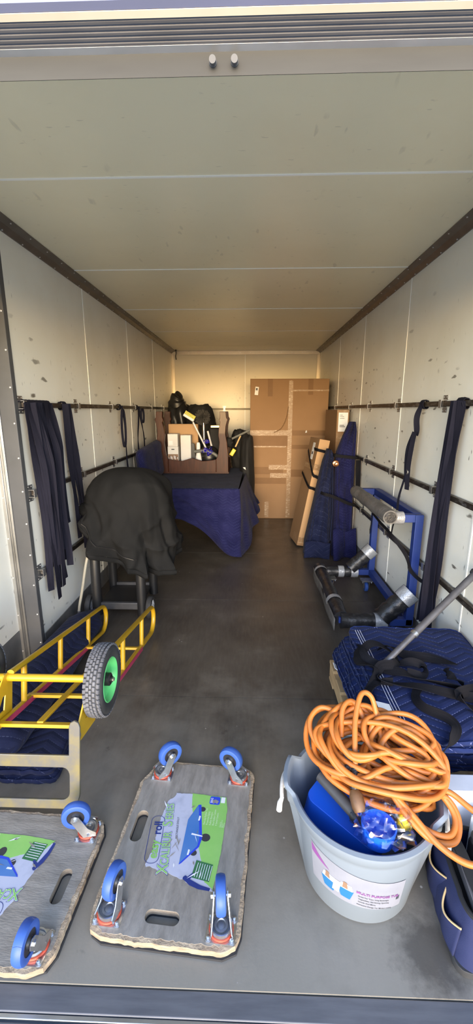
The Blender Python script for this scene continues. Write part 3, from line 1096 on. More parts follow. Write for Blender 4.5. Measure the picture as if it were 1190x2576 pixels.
cv = MB().grid(cover_pt, 200, 64, True)
cvo = solo('barbecue_cover', cv, 'cover_cloth', 'loose black fabric cover draped over the barbecue by the left wall', 'cover', smooth=50, solid=0.003)
hemp = [cover_pt(i / 120, 1.0) for i in range(120)]
hm = MB()
hm.grid(lambda u, v: Vector(hemp[int(round(u * 120)) % 120]) + Vector((0, 0, -0.035 * v)) + (Vector(hemp[int(round(u * 120)) % 120]) - CC).normalized() * 0.004 * math.sin(v * PI), 120, 3, True)
obj('hem', hm, 'cover_cloth', cvo, smooth=60, solid=0.003)
zp = [cover_pt(0.62 + 0.17 * i / 20, 0.90) + Vector((0, -0.006, 0)) for i in range(21)]
obj('zipper', MB().tube(zp, 0.004, 6), 'black_plastic', cvo)

# ------------------------------------------------------------------ yellow hand truck lying on its toe plate
PH = math.radians(12)
ht = thing('hand_truck', 'yellow steel hand truck lying face down with green-hubbed wheels up', 'hand truck', (-0.82, 1.36, 0))


def T(x, u, h):
    return Vector((x + 0.82 - 0.82, u * math.cos(PH) + h * math.sin(PH), 0.30 - u * math.sin(PH) + h * math.cos(PH)))


NUP = Vector((0, math.sin(PH), math.cos(PH)))
HW = 0.165
for s in (-1, 1):
    x = s * HW
    path = [T(x, 0.0, 0.0), T(x, 1.22, 0.0)]
    arc = [T(x, 1.225 + 0.0875 * math.sin(a) * 0.95, 0.0875 - 0.0875 * math.cos(a)) for a in [PI * k / 10 for k in range(11)]]
    path = path + arc + [T(x, 0.135, 0.175)]
    obj('side_rail', MB().tube(path, 0.0150, 12, flat=0.72), 'yellow', ht, smooth=60)
    for u in (0.24, 0.60, 0.985):
        obj('rung', MB().tube([T(x, u, 0.0), T(x, u, 0.175)], 0.0125, 10), 'yellow', ht)
    obj('grip_tape', MB().bar(T(x + 0.0145 * (1 if s > 0 else 1), 0.30 if s > 0 else 0.06, -0.004), T(x + 0.0145, 0.95, -0.004), 0.004, 0.022, NUP), 'pink_tape', ht)
for u, h in ((0.05, 0.004), (0.30, 0.004), (0.93, 0.004)):
    obj('cross_bar', MB().bar(T(-HW - 0.015, u, h), T(HW, u, h), 0.024, 0.014, NUP), 'yellow', ht, bevel=0.002)
obj('centre_slat', MB().bar(T(0.0, 0.05, 0.012), T(0.0, 0.94, 0.012), 0.026, 0.010, NUP), 'yellow', ht, bevel=0.002)
UA, HA = 0.135, 0.155
obj('axle', MB().tube([T(-0.29, UA, HA), T(0.22, UA, HA)], 0.0155, 14), 'yellow', ht)
# axle gussets down to the near corners
for s in (-1, 1):
    x = s * HW + s * 0.012
    prof = [(-0.028, -0.03), (0.16, -0.03), (UA + 0.03, HA + 0.02), (UA - 0.03, HA + 0.02), (-0.028, 0.015)]
    hole = [(0.055, 0.03), (0.105, 0.03), (0.115, 0.09), (0.095, 0.09)]
    obj('axle_gusset', MB().plate(prof, [hole], -0.003, 0.003, lambda p, x=x: T(x + p.z, p.x, p.y)), 'yellow', ht, smooth=20)
    obj('pivot_bolt', MB().tube([T(x - 0.008, -0.01, 0.0), T(x + 0.008, -0.01, 0.0)], 0.009, 12), 'galv', ht)
# toe plate: a flat rounded loop with two lugs
TW = 0.195
outer = [(-TW + 0.0, 0.065)] + [(-TW, -0.20)]
def toe_loop():
    o_ = []
    r = 0.06
    for cx, sg, a0 in ((-TW + r, -1, 180), (TW - r, 1, 270)):
        for k in range(9):
            a = math.radians(a0 + 90 * k / 8)
            o_.append((cx + r * math.cos(a), -0.265 + r + r * math.sin(a)))
    lug = 0.042
    o_ += [(TW, 0.045), (TW - 0.006, 0.062), (TW - lug / 2, 0.070), (TW - lug + 0.006, 0.062), (TW - lug, 0.045), (TW - lug, -0.062)]
    o_ += [(-TW + lug, -0.062), (-TW + lug, 0.045), (-TW + lug - 0.006, 0.062), (-TW + lug / 2, 0.070), (-TW + 0.006, 0.062), (-TW, 0.045)]
    return o_
inner = rrect(-TW + 0.040, TW - 0.040, -0.230, -0.108, 0.028, 6)
obj('toe_plate', MB().plate(toe_loop(), [inner], -0.005, 0.005, lambda p: T(p.x, -0.035 + p.z, p.y)), 'worn_yellow', ht, smooth=25, bevel=0.0025)

# wheels
tyre_prof = [(0.085, -0.030), (0.105, -0.037), (0.125, -0.036), (0.137, -0.028), (0.141, -0.014), (0.142, 0.0), (0.141, 0.014), (0.137, 0.028), (0.125, 0.036), (0.105, 0.037), (0.085, 0.030)]
tyre_me = MB().lathe(tyre_prof, 48, 'x', close=True).mesh('tyre', 50)
tyre_me.materials.append(MATS['tyre_side'])
tb = MB()
NB = 44
for k in range(NB):
    for j, (xx, wdt, rr) in enumerate(((-0.0255, 0.013, 0.1375), (-0.0125, 0.010, 0.1415), (0.0, 0.0085, 0.1425), (0.0125, 0.010, 0.1415), (0.0255, 0.013, 0.1375))):
        a = 2 * PI * (k + 0.5 * (j % 2)) / NB
        m = Matrix.Rotation(a, 3, 'X')
        tb.box(m @ Vector((xx, 0, rr)), (wdt, 0.0140, 0.007), m @ Matrix.Rotation((-0.45, -0.12, 0, 0.12, 0.45)[j] * -1, 3, 'Y'))
tread_me = tb.mesh('tread', 0)
tread_me.materials.append(MATS['tyre'])
rim_me = MB().lathe([(0.0, 0.006), (0.020, 0.006), (0.030, 0.010), (0.055, 0.004), (0.072, 0.012), (0.078, 0.028), (0.087, 0.0335), (0.090, 0.031), (0.086, 0.024), (0.084, -0.024), (0.090, -0.031), (0.087, -0.0335), (0.078, -0.028), (0.06, -0.012), (0.0, -0.012)], 40, 'x').mesh('rim', 40)
rim_me.materials.append(MATS['green_rim'])
hub_me = MB().lathe([(0.026, 0.0), (0.026, 0.030), (0.020, 0.034), (0.017, 0.030), (0.012, 0.030), (0.012, 0.040), (0.0, 0.041)], 24, 'x').mesh('hub', 40)
hub_me.materials.append(MATS['black_plastic'])
for x in (0.222, -0.295):
    c = T(x, UA, HA)
    wv = obj('wheel', tyre_me, 'tyre_side', ht, loc=c, rot=(0.3, 0, 0))
    if x < 0:
        wv.scale = (-1, 1, 1)
    obj('tread', tread_me, 'tyre', wv)
    obj('rim', rim_me, 'green_rim', wv)
    obj('hub', hub_me, 'black_plastic', wv)
    obj('axle_nut', MB().lathe([(0.009, 0.030), (0.009, 0.046), (0.004, 0.048), (0.0, 0.048)], 6, 'x'), 'zinc', wv, smooth=20)


# ------------------------------------------------------------------ blankets under the hand truck


def folded_cloth(name, label, cat, x0, x1, y0, y1, z0, z1, material, seed=0, group=None, layers=3, sag=0.006, rotz=0.0, uvo=(0, 0), jag=0.012, skew=0.0):
    """A folded blanket: soft rectangular pad with layered edges."""
    R = random.Random(seed)
    t = thing(name, label, cat, ((x0 + x1) / 2, (y0 + y1) / 2, z0), rotz, group)
    hx, hy, H = (x1 - x0) / 2, (y1 - y0) / 2, (z1 - z0)
    lh = H / layers
    for l in range(layers):
        ox, oy = R.uniform(-jag, jag), R.uniform(-jag, jag)
        sx, sy = hx + R.uniform(-jag, jag * 0.5), hy + R.uniform(-jag, jag * 0.5)

        def fn(u, v, l=l, ox=ox, oy=oy, sx=sx, sy=sy):
            # v runs: bottom centre -> edge -> top centre
            a = 2 * PI * u
            c, s_ = math.cos(a), math.sin(a)
            k = 1.0 / max(abs(c), abs(s_), 1e-6)
            k = min(k, 1.36)
            if v < 0.2:
                q, zz, rr = v / 0.2, 0.0, 1.0
            elif v <= 0.5:
                w_ = (v - 0.2) / 0.3
                q = 1.0
                zz = w_
                rr = 1.0 + 0.010 * math.sin(w_ * PI)
            else:
                q, zz, rr = 1 - (v - 0.5) / 0.5, 1.0, 1.0
            x = ox + c * k * sx * q * rr
            y = oy + s_ * k * sy * q * rr
            x += skew * y
            nz_ = fbm((x * 5 + seed, y * 5, l * 2.3), 1.0, 3)
            z = l * lh + zz * lh * (0.97) + (sag * nz_ if zz > 0.5 else sag * nz_ * 0.3)
            if zz > 0.99:
                z -= 0.35 * lh * max(0, q - 0.93) / 0.07
            ed = 0.010 * fbm((c * 3 + l, s_ * 3, seed), 1.5, 3) * q
            return (x + c * ed, y + s_ * ed, max(z, 0.0))

        mb = MB().grid(fn, 96, 24, True)
        for fi, fc in enumerate(mb.f):
            mb.uv[fi] = [(mb.v[q][0] + uvo[0] + mb.v[q][2] * 0.7, mb.v[q][1] + uvo[1] + mb.v[q][2] * 0.6) for q in fc]
        obj('fold', mb, material, t, smooth=70)
    return t


folded_cloth('moving_blanket', 'navy quilted blanket folded flat on the floor beneath the hand truck', 'blanket', -1.12, -0.80, 1.42, 2.05, 0.0, 0.055, 'quilt_dark', 5, layers=2, uvo=(0.1, 0.3))


def roll_pt(u, v):
    y = 1.34 + 1.42 * v
    a = 2 * PI * u
    rx, rz = 0.135 + 0.02 * math.sin(5 * v), 0.095 + 0.012 * math.sin(4 * v + 1)
    f = 1 + 0.10 * fbm((math.cos(a) * 1.5, y * 2.2, math.sin(a) * 1.5), 1.5, 3) + 0.05 * max(0, math.cos(a - 0.4)) * math.sin(9 * y)
    e = min(1.0, 0.25 + 6 * min(v, 1 - v))
    x = -1.145 + 0.05 * v + rx * f * math.cos(a) * e
    z = 0.10 + rz * f * math.sin(a) * e
    return (max(x, -1.268 if y > 2.32 else -1.38), y, max(z, 0.001))


solo('rolled_blanket', MB().grid(roll_pt, 40, 60, True, lambda u, v: (u * 0.75, v * 1.42)), 'quilt_dark', 'navy quilted blanket rolled up along the left wall under the hand truck', 'blanket', smooth=80)


# ------------------------------------------------------------------ furniture dollies, wheels up


def jag_outline(pts, amp, seed, step=0.012):
    R = random.Random(seed)
    out = []
    n = len(pts)
    for i in range(n):
        a, b = Vector(pts[i]), Vector(pts[(i + 1) % n])
        k = max(1, int((b - a).length / step))
        nr = Vector((-(b - a).y, (b - a).x)).normalized()
        for j in range(k):
            p = a + (b - a) * (j / k)
            out.append(tuple(p + nr * amp * (0.5 + 0.5 * fbm((p.x * 22 + seed, p.y * 22, 0.3), 1.0, 3)) * R.uniform(0.5, 1.2)))
    return out


plate_me = MB().plate(rrect(-0.043, 0.043, -0.036, 0.036, 0.006, 3), [], 0.0, 0.004).mesh('caster', 30)
plate_me.materials.append(MATS['zinc'])
bolt_me = MB().lathe([(0.0085, 0.004), (0.0085, 0.007), (0.0055, 0.007), (0.0055, 0.012), (0.003, 0.014), (0.0, 0.014)], 12).mesh('bolt', 40)
bolt_me.materials.append(MATS['zinc'])
seal_me = MB().lathe([(0.020, 0.005), (0.034, 0.005), (0.0365, 0.009), (0.0345, 0.014), (0.020, 0.014)], 32, close=True).mesh('seal_ring', 40)
seal_me.materials.append(MATS['seal_red'])
race_me = MB().lathe([(0.031, 0.014), (0.032, 0.018), (0.028, 0.021), (0.022, 0.020), (0.020, 0.024), (0.014, 0.024), (0.012, 0.021), (0.008, 0.0225), (0.0, 0.0225)], 32).mesh('raceway', 40)
race_me.materials.append(MATS['galv'])
OFF, AX = 0.036, 0.082
fk = MB()
cheek = [(-0.030, 0.014), (0.012, 0.014), (OFF + 0.016, AX - 0.006), (OFF + 0.013, AX + 0.008), (OFF, AX + 0.014), (OFF - 0.012, AX + 0.008), (-0.004, 0.042), (-0.030, 0.026)]
for s in (-1, 1):
    def cxf(p, s=s):
        f = max(0.0, min(1.0, (p.y - 0.014) / 0.05))
        return Vector((p.x, s * (0.0315 - 0.011 * f) + p.z, p.y))
    fk.plate(cheek, [], -0.0013, 0.0013, cxf)
ring_o = [(0.0325 * math.cos(a), 0.0325 * math.sin(a)) for a in [PI / 2 + PI * k / 14 for k in range(15)]]
ring_i = [(0.0295 * math.cos(a), 0.0295 * math.sin(a)) for a in [3 * PI / 2 - PI * k / 14 for k in range(15)]]
fk.plate(ring_o + ring_i, [], 0.014, 0.027)
fk.tube([(OFF, -0.030, AX), (OFF, 0.030, AX)], 0.0045, 10)
for s in (-1, 1):
    fk.tube([(OFF, s * 0.022, AX), (OFF, s * 0.029, AX)], 0.008, 6)
fork_me = fk.mesh('fork', 30)
fork_me.materials.append(MATS['zinc'])
wh_me = MB().lathe([(0.030, -0.0135), (0.040, -0.0155), (0.047, -0.013), (0.0495, -0.006), (0.050, 0.0), (0.0495, 0.006), (0.047, 0.013), (0.040, 0.0155), (0.030, 0.0135)], 40, 'y', (OFF, 0, AX), close=True).mesh('wheel', 45)
wh_me.materials.append(MATS['caster_blue'])
hubc_me = MB().lathe([(0.0, -0.015), (0.012, -0.016), (0.016, -0.010), (0.030, -0.011), (0.0375, -0.0145), (0.0375, 0.0145), (0.030, 0.011), (0.016, 0.010), (0.012, 0.016), (0.0, 0.015)], 28, 'y', (OFF, 0, AX)).mesh('hub', 40)
hubc_me.materials.append(MATS['caster_hub'])


def caster(parent, x, y, z, swivel, plate_rot=0.0):
    c = obj('caster', plate_me, 'zinc', parent, loc=(x, y, z), rot=(0, 0, plate_rot))
    for sx in (-1, 1):
        for sy in (-1, 1):
            obj('bolt', bolt_me, 'zinc', c, loc=(sx * 0.034, sy * 0.027, 0))
    obj('seal_ring', seal_me, 'seal_red', c)
    sw = swivel - plate_rot
    for nm, me in (('raceway', race_me), ('fork', fork_me), ('wheel', wh_me), ('hub', hubc_me)):
        o = obj(nm, me, None, c, rot=(0, 0, sw))
    return c


DW, DL = 0.225, 0.315   # half width, half length


def dolly(label, loc, rotz, swivels, seed, hole_r=True):
    d = thing('furniture_dolly', label, 'dolly', loc, rotz, 'furniture dollies lying wheels up')
    base = [(-DW + 0.05, -DL), (DW - 0.05, -DL), (DW - 0.012, -DL + 0.018), (DW, -DL + 0.055), (DW, DL - 0.035), (DW - 0.02, DL - 0.006), (DW - 0.05, DL), (-DW + 0.06, DL), (-DW + 0.045, DL - 0.01), (-DW, DL - 0.11), (-DW, -DL + 0.055), (-DW + 0.015, -DL + 0.015)]
    holes = [slot(-DW + 0.052, 0.02, 0.12, 0.042, 'y'), slot(-0.01, -DL + 0.062, 0.105, 0.038, 'x')]
    holes_b = [slot(-DW + 0.052, 0.02, 0.119, 0.041, 'y'), slot(-0.01, -DL + 0.062, 0.104, 0.037, 'x')]
    rub = [(p[0] * 1.005, p[1] * 1.005) for p in base]
    obj('rubber_top', MB().plate([(x * 1.0 + 0.004, y - 0.006) for x, y in rub], holes_b, 0.0, 0.008), 'rubber_mat', d, smooth=0)
    obj('board', MB().plate(jag_outline(base, -0.006, seed, 0.010), holes, 0.008, 0.0270), 'ply_raw', d, smooth=0)
    obj('film', MB().plate(jag_outline([(p[0] * 0.985, p[1] * 0.99) for p in base], 0.013, seed + 5, 0.009), holes, 0.0270, 0.0288), 'ply_film', d, smooth=0)
    z = 0.0288
    for (x, y), sw in zip(((-DW + 0.055, -DL + 0.055), (DW - 0.055, -DL + 0.050), (-DW + 0.075, DL - 0.065), (DW - 0.058, DL - 0.055)), swivels):
        caster(d, x, y, z, sw, PI / 2 * 0)
    # printed label: reads along +y, its lower side towards +x; (a, b) = along, down from the label's top left
    R = random.Random(seed + 9)

    def lp(a, b, h=0.0):
        # label frame -> board: a 0..0.34 along +y, b 0..0.215 along +x
        return (-0.112 + b * 1.17, -0.165 + a, z + 0.0006 + h)

    wpoly = [(0.055, 0.0), (0.11, 0.008), (0.17, 0.004), (0.24, 0.006), (0.30, 0.012), (0.315, 0.030), (0.335, 0.034), (0.338, 0.085), (0.335, 0.10), (0.0, 0.205), (-0.006, 0.205), (0.0, 0.17), (0.004, 0.145), (0.030, 0.075), (0.035, 0.040), (0.048, 0.018), (0.045, 0.006)]

    def jag(poly, amp, sd):
        return jag_outline(poly, amp, sd, 0.006)

    lb = MB().plate(jag(wpoly, 0.011, seed), [], 0.0, 0.0004, lambda p: lp(p.x, p.y, p.z))
    lab = obj('label', lb, 'print_white', d, smooth=0)

    def piece(name, poly, material, h, parent=lab, jg=0.0):
        pl = jag(poly, jg, seed + 2) if jg else poly
        return obj(name, MB().plate(pl, [], h, h + 0.00012, lambda p: lp(p.x, p.y, p.z)), material, parent, smooth=0)

    gp = [(0.338, 0.088), (0.332, 0.205), (0.28, 0.215), (0.20, 0.214), (0.12, 0.214), (0.0, 0.206), (0.02, 0.178), (0.11, 0.150), (0.20, 0.118), (0.28, 0.096)]
    piece('green_field', gp, 'print_green', 0.0006, jg=0.003)
    piece('picture_board', [(0.065, 0.098), (0.070, 0.104), (0.130, 0.146), (0.160, 0.150), (0.29, 0.127), (0.288, 0.118), (0.225, 0.095)], 'print_royal', 0.0009)
    piece('picture_board_face', [(0.068, 0.098), (0.132, 0.140), (0.160, 0.142), (0.286, 0.119), (0.224, 0.095)], 'print_blue', 0.0011)
    for a, b in ((0.272, 0.134), (0.165, 0.160), (0.108, 0.133)):
        k = 0.010 if b < 0.15 else 0.0145
        piece('picture_wheel', [(a + k * math.cos(q), b + k * math.sin(q)) for q in [2 * PI * i / 14 for i in range(14)]], 'print_dark', 0.0008)
    for a, b in ((0.235, 0.130), (0.108, 0.118)):
        piece('picture_slot', [(a - 0.010, b - 0.003), (a + 0.010, b - 0.002), (a + 0.008, b + 0.003), (a - 0.009, b + 0.002)], 'print_pale', 0.0013)
    piece('picture_gauge', [(0.170, 0.115), (0.176, 0.116), (0.170, 0.150), (0.166, 0.150)], 'print_pale', 0.0013)
    piece('picture_crate', [(0.030, 0.140), (0.085, 0.146), (0.076, 0.196), (0.022, 0.192)], 'print_green_dark', 0.0011)
    for k in range(7):
        b = 0.148 + k * 0.0068
        piece('picture_crate_line', [(0.033 - 0.0012 * k, b), (0.078 - 0.0010 * k, b + 0.0045), (0.078 - 0.0010 * k, b + 0.0058), (0.033 - 0.0012 * k, b + 0.0016)], 'print_pale', 0.0013)
    per = [(0.028, 0.118), (0.034, 0.124), (0.030, 0.130), (0.044, 0.142), (0.040, 0.147), (0.024, 0.138), (0.010, 0.170), (0.004, 0.198), (-0.004, 0.196), (-0.002, 0.165), (0.006, 0.140), (0.018, 0.124), (0.022, 0.118)]
    piece('picture_mover', per, 'print_navy', 0.0012)
    # badge, barcode patch, torn spot
    piece('badge', [(p[0], p[1]) for p in rrect(0.296, 0.330, 0.152, 0.186, 0.006, 3)], 'print_royal', 0.0010)
    piece('badge_scrape', [(0.298, 0.164), (0.312, 0.160), (0.318, 0.170), (0.312, 0.182), (0.300, 0.178), (0.304, 0.170)], 'ply_film', 0.0013)
    piece('code_patch', [(0.306, 0.189), (0.330, 0.189), (0.330, 0.202), (0.306, 0.202)], 'print_pale', 0.0010)

    for q in range(14):
        a_, b_, L_ = R.uniform(0.03, 0.30), R.uniform(0.0, 0.20), R.uniform(0.006, 0.022)
        an_ = R.uniform(-0.6, 0.9)
        ca_, sa_ = math.cos(an_), math.sin(an_)
        w_ = R.uniform(0.0008, 0.0028)
        piece('scrape', [(a_ - L_ * ca_, b_ - L_ * sa_), (a_ + w_ * sa_, b_ - w_ * ca_), (a_ + L_ * ca_, b_ + L_ * sa_), (a_ - w_ * sa_, b_ + w_ * ca_)], 'ply_film' if q % 3 else 'print_pale', 0.0021)

    def words(txt, a, b, size, ang, material, bold=0.0, h=0.0014, xs=1.0, name='lettering'):
        t_ = text_mb(txt, size, bold, 'LEFT', xs)
        ca, sa = math.cos(ang), math.sin(ang)
        t_.v = [lp(a + p[0] * ca - (-p[1]) * sa * 1.0, b + p[0] * sa + (-p[1]) * ca, h) for p in t_.v]
        obj(name, t_, material, lab, smooth=0, fix=False)

    words('BAG', 0.302, 0.162, 0.011, 0.0, 'print_pale', 0.0002)
    words('easy', 0.075, 0.030, 0.036, -0.10, 'print_green', 0.0008)
    words('roll', 0.158, 0.0225, 0.036, -0.10, 'print_navy', 0.0008)
    cap = rrect(0.060, 0.232, -0.024, 0.018, 0.020, 6)
    cap2 = rrect(0.0615, 0.2305, -0.0225, 0.0165, 0.0185, 6)
    ca, sa = math.cos(-0.10), math.sin(-0.10)
    obj('logo_ring', MB().plate([(x, y) for x, y in cap], [cap2], 0.0012, 0.0013, lambda p: lp(p.x * ca - p.y * sa - 0.002, 0.0265 + p.x * sa + p.y * ca, p.z)), 'print_navy', lab, smooth=0)
    for bold, material, h in ((0.0019, 'print_navy', 0.0014), (0.0010, 'print_pale', 0.0016), (0.0002, 'print_green', 0.0018)):
        words('X', 0.030, 0.072, 0.044, -0.13, material, bold, h)
        words('CALIBUR', 0.058, 0.068, 0.034, -0.13, material, bold, h, 0.84)
        words('S', 0.192, 0.0505, 0.044, -0.13, material, bold, h)
        words('ERIES', 0.218, 0.0465, 0.034, -0.13, material, bold, h, 0.84)
    words('RECTANGLE DOLLY', 0.150, 0.076, 0.009, -0.13, 'print_dark')
    for k, (tx, ln) in enumerate((('Non-slip Rubber Top', 0), ('Protective Edging', 0), ('Rubber Bumpers', 0), ('Blue Rubber Castors', 0), ('4 Swivel Castors', 0))):
        words(tx, 0.212, 0.150 + 0.0095 * k, 0.0088, 0.0, 'print_light_green', 0, 0.0012, 0.86)
    for k in range(4):
        words(('Capacity', 'Dimensions', 'Board', 'Castors')[k], 0.208, 0.1995 + 0.0042 * k, 0.006, 0.0, 'print_light_green', 0, 0.0012)
    return d


R90 = PI / 2
dolly('furniture dolly with blue casters and torn green label, front middle of the floor', (-0.222, 1.195, 0.0), math.radians(-4.5),
      [math.radians(75 + 4.5), math.radians(95 + 4.5), math.radians(40), math.radians(160)], 3)
dolly('furniture dolly with blue casters cut off by the left edge, beside the toe plate', (-0.842, 1.043, 0.0), math.radians(90 - 3),
      [math.radians(180), math.radians(105), math.radians(200), math.radians(150)], 11)

# ------------------------------------------------------------------ far end, left: blanket-covered table and what stands on it
TX0, TX1, TY0, TY1, TZ = -1.22, -0.125, 4.24, 6.55, 0.715
lt = thing('low_table', 'dark low table hidden under the draped navy blanket', 'table', (-0.67, 5.4, 0))
obj('table_top', MB().bx(TX0 + 0.67, TX1 + 0.67, TY0 - 5.4, TY1 - 5.4, TZ - 0.05, TZ), 'wood_dark', lt, bevel=0.005)
for x in (TX0 + 0.05, TX1 - 0.05):
    for y in (TY0 + 0.06, TY1 - 0.06):
        obj('leg', MB().tube([(x + 0.67, y - 5.4, TZ - 0.05), (x + 0.67, y - 5.4, 0.25), (x + 0.67, y - 5.4, 0.0)], [0.04, 0.035, 0.022], 12), 'wood_dark', lt)
obj('apron', MB().bx(TX0 + 0.09 + 0.67, TX1 - 0.09 + 0.67, TY0 + 0.05 - 5.4, TY0 + 0.075 - 5.4, TZ - 0.20, TZ - 0.05), 'wood_dark', lt)


def smst(x, a, b):
    t = max(0.0, min(1.0, (x - a) / (b - a)))
    return t * t * (3 - 2 * t)


front_len, side_len = 1.06, 1.10


def drape_pt(u, v):
    s = u * (front_len + side_len)
    if s <= front_len:
        P = Vector((-1.17 + s, TY0 - 0.012, TZ + 0.012))
        f = s / front_len
    else:
        P = Vector((TX1 + 0.012 + 0.05 * (s - front_len) / side_len, TY0 - 0.012 + (s - front_len), TZ + 0.012))
        f = 1
    ang = smst(s, front_len - 0.10, front_len + 0.10) * PI / 2
    out = Vector((math.sin(ang), -math.cos(ang), 0))
    # drop of the hem along the edge
    if s <= front_len:
        d = 0.30 + 0.40 * smst(s, 0.42, front_len) ** 1.2
    else:
        g = s - front_len
        d = 0.70 - 0.22 * smst(g, 0.03, 0.45) - 0.10 * smst(g, 0.4, 1.1)
    t = v
    swing = 0.015 + 0.05 * t * (1 if s < front_len - 0.1 else 1.0)
    if s > front_len:
        swing += 0.11 * t * smst(s - front_len, 0.0, 0.45)
    fold = 0.020 * t * math.sin(s * 19 + 1.0 + 2.5 * t) + 0.030 * t * fbm((s * 3.0, t * 1.5, 0.7), 1.3, 3)
    # long diagonal swag from the corner to the left
    fold += 0.030 * math.exp(-(((1 - t) * 0.55 - (front_len - s) * 0.75 + 0.02) / 0.07) ** 2) * (1 if s < front_len else 0)
    fold -= 0.020 * math.exp(-(((1 - t) * 0.9 - (front_len - s) * 0.75 + 0.20) / 0.06) ** 2) * (1 if s < front_len else 0)
    q = P + out * (swing + fold * 0.9)
    q.z = P.z - d * t - 0.006 * (1 - t) * (1 if t > 0 else 0)
    return q


dr = MB().grid(drape_pt, 130, 36, False, lambda u, v: (u * 2.16, v * 0.62))
top = MB().grid(lambda u, v: (-1.17 + u * (TX1 + 0.014 + 1.17 + 0.05 * v * side_len / 1.6), TY0 - 0.014 + v * 1.6, TZ + 0.012 + 0.004 * fbm((u * 6, v * 8, 2), 1.0, 2)), 60, 60, False, lambda u, v: (u * 1.06, -v * 1.6))
tbk = thing('table_blanket', 'navy quilted blanket draped over the low table with a hanging corner', 'blanket', (0, 0, 0))
obj('draped_side', dr, 'quilt_bright', tbk, smooth=80, solid=0.006)
obj('flat_top', top, 'quilt_dark', tbk, smooth=80, solid=0.006)
hem = MB().tube([drape_pt(0.10 + i / 110 * 0.9, 1.0) for i in range(111)], 0.005, 6)
obj('bound_edge', hem, 'quilt_bright', tbk, smooth=60)

# turned-over carved table
ct = thing('carved_table', 'dark carved wooden table lying upside down on the navy blanket', 'table', (-0.712, 5.23, TZ + 0.022))
leg_out = [(0.45, 0.0), (0.447, 0.235), (0.433, 0.379), (0.415, 0.485), (0.421, 0.572), (0.436, 0.632), (0.443, 0.648), (0.440, 0.66), (0.428, 0.679), (0.422, 0.748)]
leg_in = [(0.345, 0.748), (0.349, 0.679), (0.337, 0.648), (0.352, 0.62), (0.334, 0.553), (0.328, 0.466), (0.340, 0.379), (0.330, 0.29), (0.319, 0.214), (0.298, 0.175), (0.298, 0.0)]
for back in (0, 1):
    for s in (1, -1):
        pl = [(s * x, z) for x, z in leg_out + leg_in]
        y0 = 0.0 if not back else 0.52
        obj('leg', MB().plate(pl, [], 0.0, 0.065, lambda p, y0=y0: Vector((p.x, y0 + p.z, p.y))), 'wood_dark', ct, smooth=30, bevel=0.006)
    ap = [(-0.297, 0.0), (0.297, 0.0), (0.297, 0.174), (0.25, 0.163), (0.183, 0.155), (0.123, 0.151), (0.063, 0.169), (0.013, 0.185), (-0.013, 0.185), (-0.063, 0.169), (-0.123, 0.151), (-0.183, 0.155), (-0.25, 0.163), (-0.297, 0.174)]
    y0 = 0.008 if not back else 0.53
    obj('apron', MB().plate(ap, [], 0.0, 0.045, lambda p, y0=y0: Vector((p.x, y0 + p.z, p.y))), 'wood_dark', ct, smooth=30, bevel=0.004)
for s in (-1, 1):
    obj('side_apron', MB().bx(s * 0.43 - 0.015, s * 0.43 + 0.015, 0.066, 0.519, 0.0, 0.15), 'wood_dark', ct, bevel=0.003)
obj('table_top', MB().bx(-0.455, 0.455, -0.002, 0.60, -0.001, 0.018), 'wood_dark', ct)
ZT = TZ + 0.022 + 0.019


def carton(name, label, x0, x1, y0, y1, z0, z1, material, cat='box', tape=None, lid=True, rotz=0.0, group=None):
    cx, cy_ = (x0 + x1) / 2, (y0 + y1) / 2
    t = thing(name, label, cat, (cx, cy_, z0), rotz, group)
    hx, hy, H = (x1 - x0) / 2, (y1 - y0) / 2, z1 - z0
    obj('body', MB().bx(-hx, hx, -hy, hy, 0, H - 0.004), material, t, bevel=0.004)
    if lid:
        obj('flap', MB().bx(-hx + 0.001, hx - 0.001, -hy + 0.001, -0.001, H - 0.004, H), material, t)
        obj('flap', MB().bx(-hx + 0.001, hx - 0.001, 0.001, hy - 0.001, H - 0.004, H), material, t)
    return t


t = carton('printed_carton', 'white carton with a colour photo panel and blue band, inside the carved table', -1.035, -0.90, 5.36, 5.56, ZT, ZT + 0.30, 'white_card')
for nm, z0, z1, m in (('photo_panel', 0.13, 0.205, 'print_brown'), ('red_band', 0.118, 0.130, 'seal_red'), ('blue_band', 0.085, 0.112, 'teal_blue')):
    obj(nm, MB().bx(-0.064, 0.064, -0.1012, -0.1000, z0, z1), m, t)
for k in range(9):
    obj('photo_detail', MB().bx(-0.058 + 0.0135 * k, -0.050 + 0.0135 * k, -0.1016, -0.1011, 0.138 + 0.02 * ((k * 5) % 3) / 2, 0.165 + 0.03 * ((k * 7) % 4) / 4), ('paper', 'print_dark', 'print_pale')[k % 3], t)
obj('handle_slot', MB().plate(slot(0.0, 0.265, 0.04, 0.012), [], 0, 0.001, lambda p: Vector((p.x, -0.1002 - p.z, p.y))), 'print_dark', t)
t = carton('small_carton', 'small plain white carton on top of the printed carton', -1.032, -0.905, 5.37, 5.55, ZT + 0.3005, ZT + 0.455, 'white_card')
obj('paper_label', MB().bx(-0.05, 0.0, -0.0912, -0.0902, 0.02, 0.07), 'paper', t)
carton('slim_carton', 'tall slim white carton beside the printed carton', -0.872, -0.742, 5.38, 5.52, ZT, ZT + 0.44, 'white_card')
carton('brown_carton', 'plain brown carton standing behind the white cartons', -1.06, -0.675, 5.60, 5.735, ZT, ZT + 0.57, 'cardboard_pale')

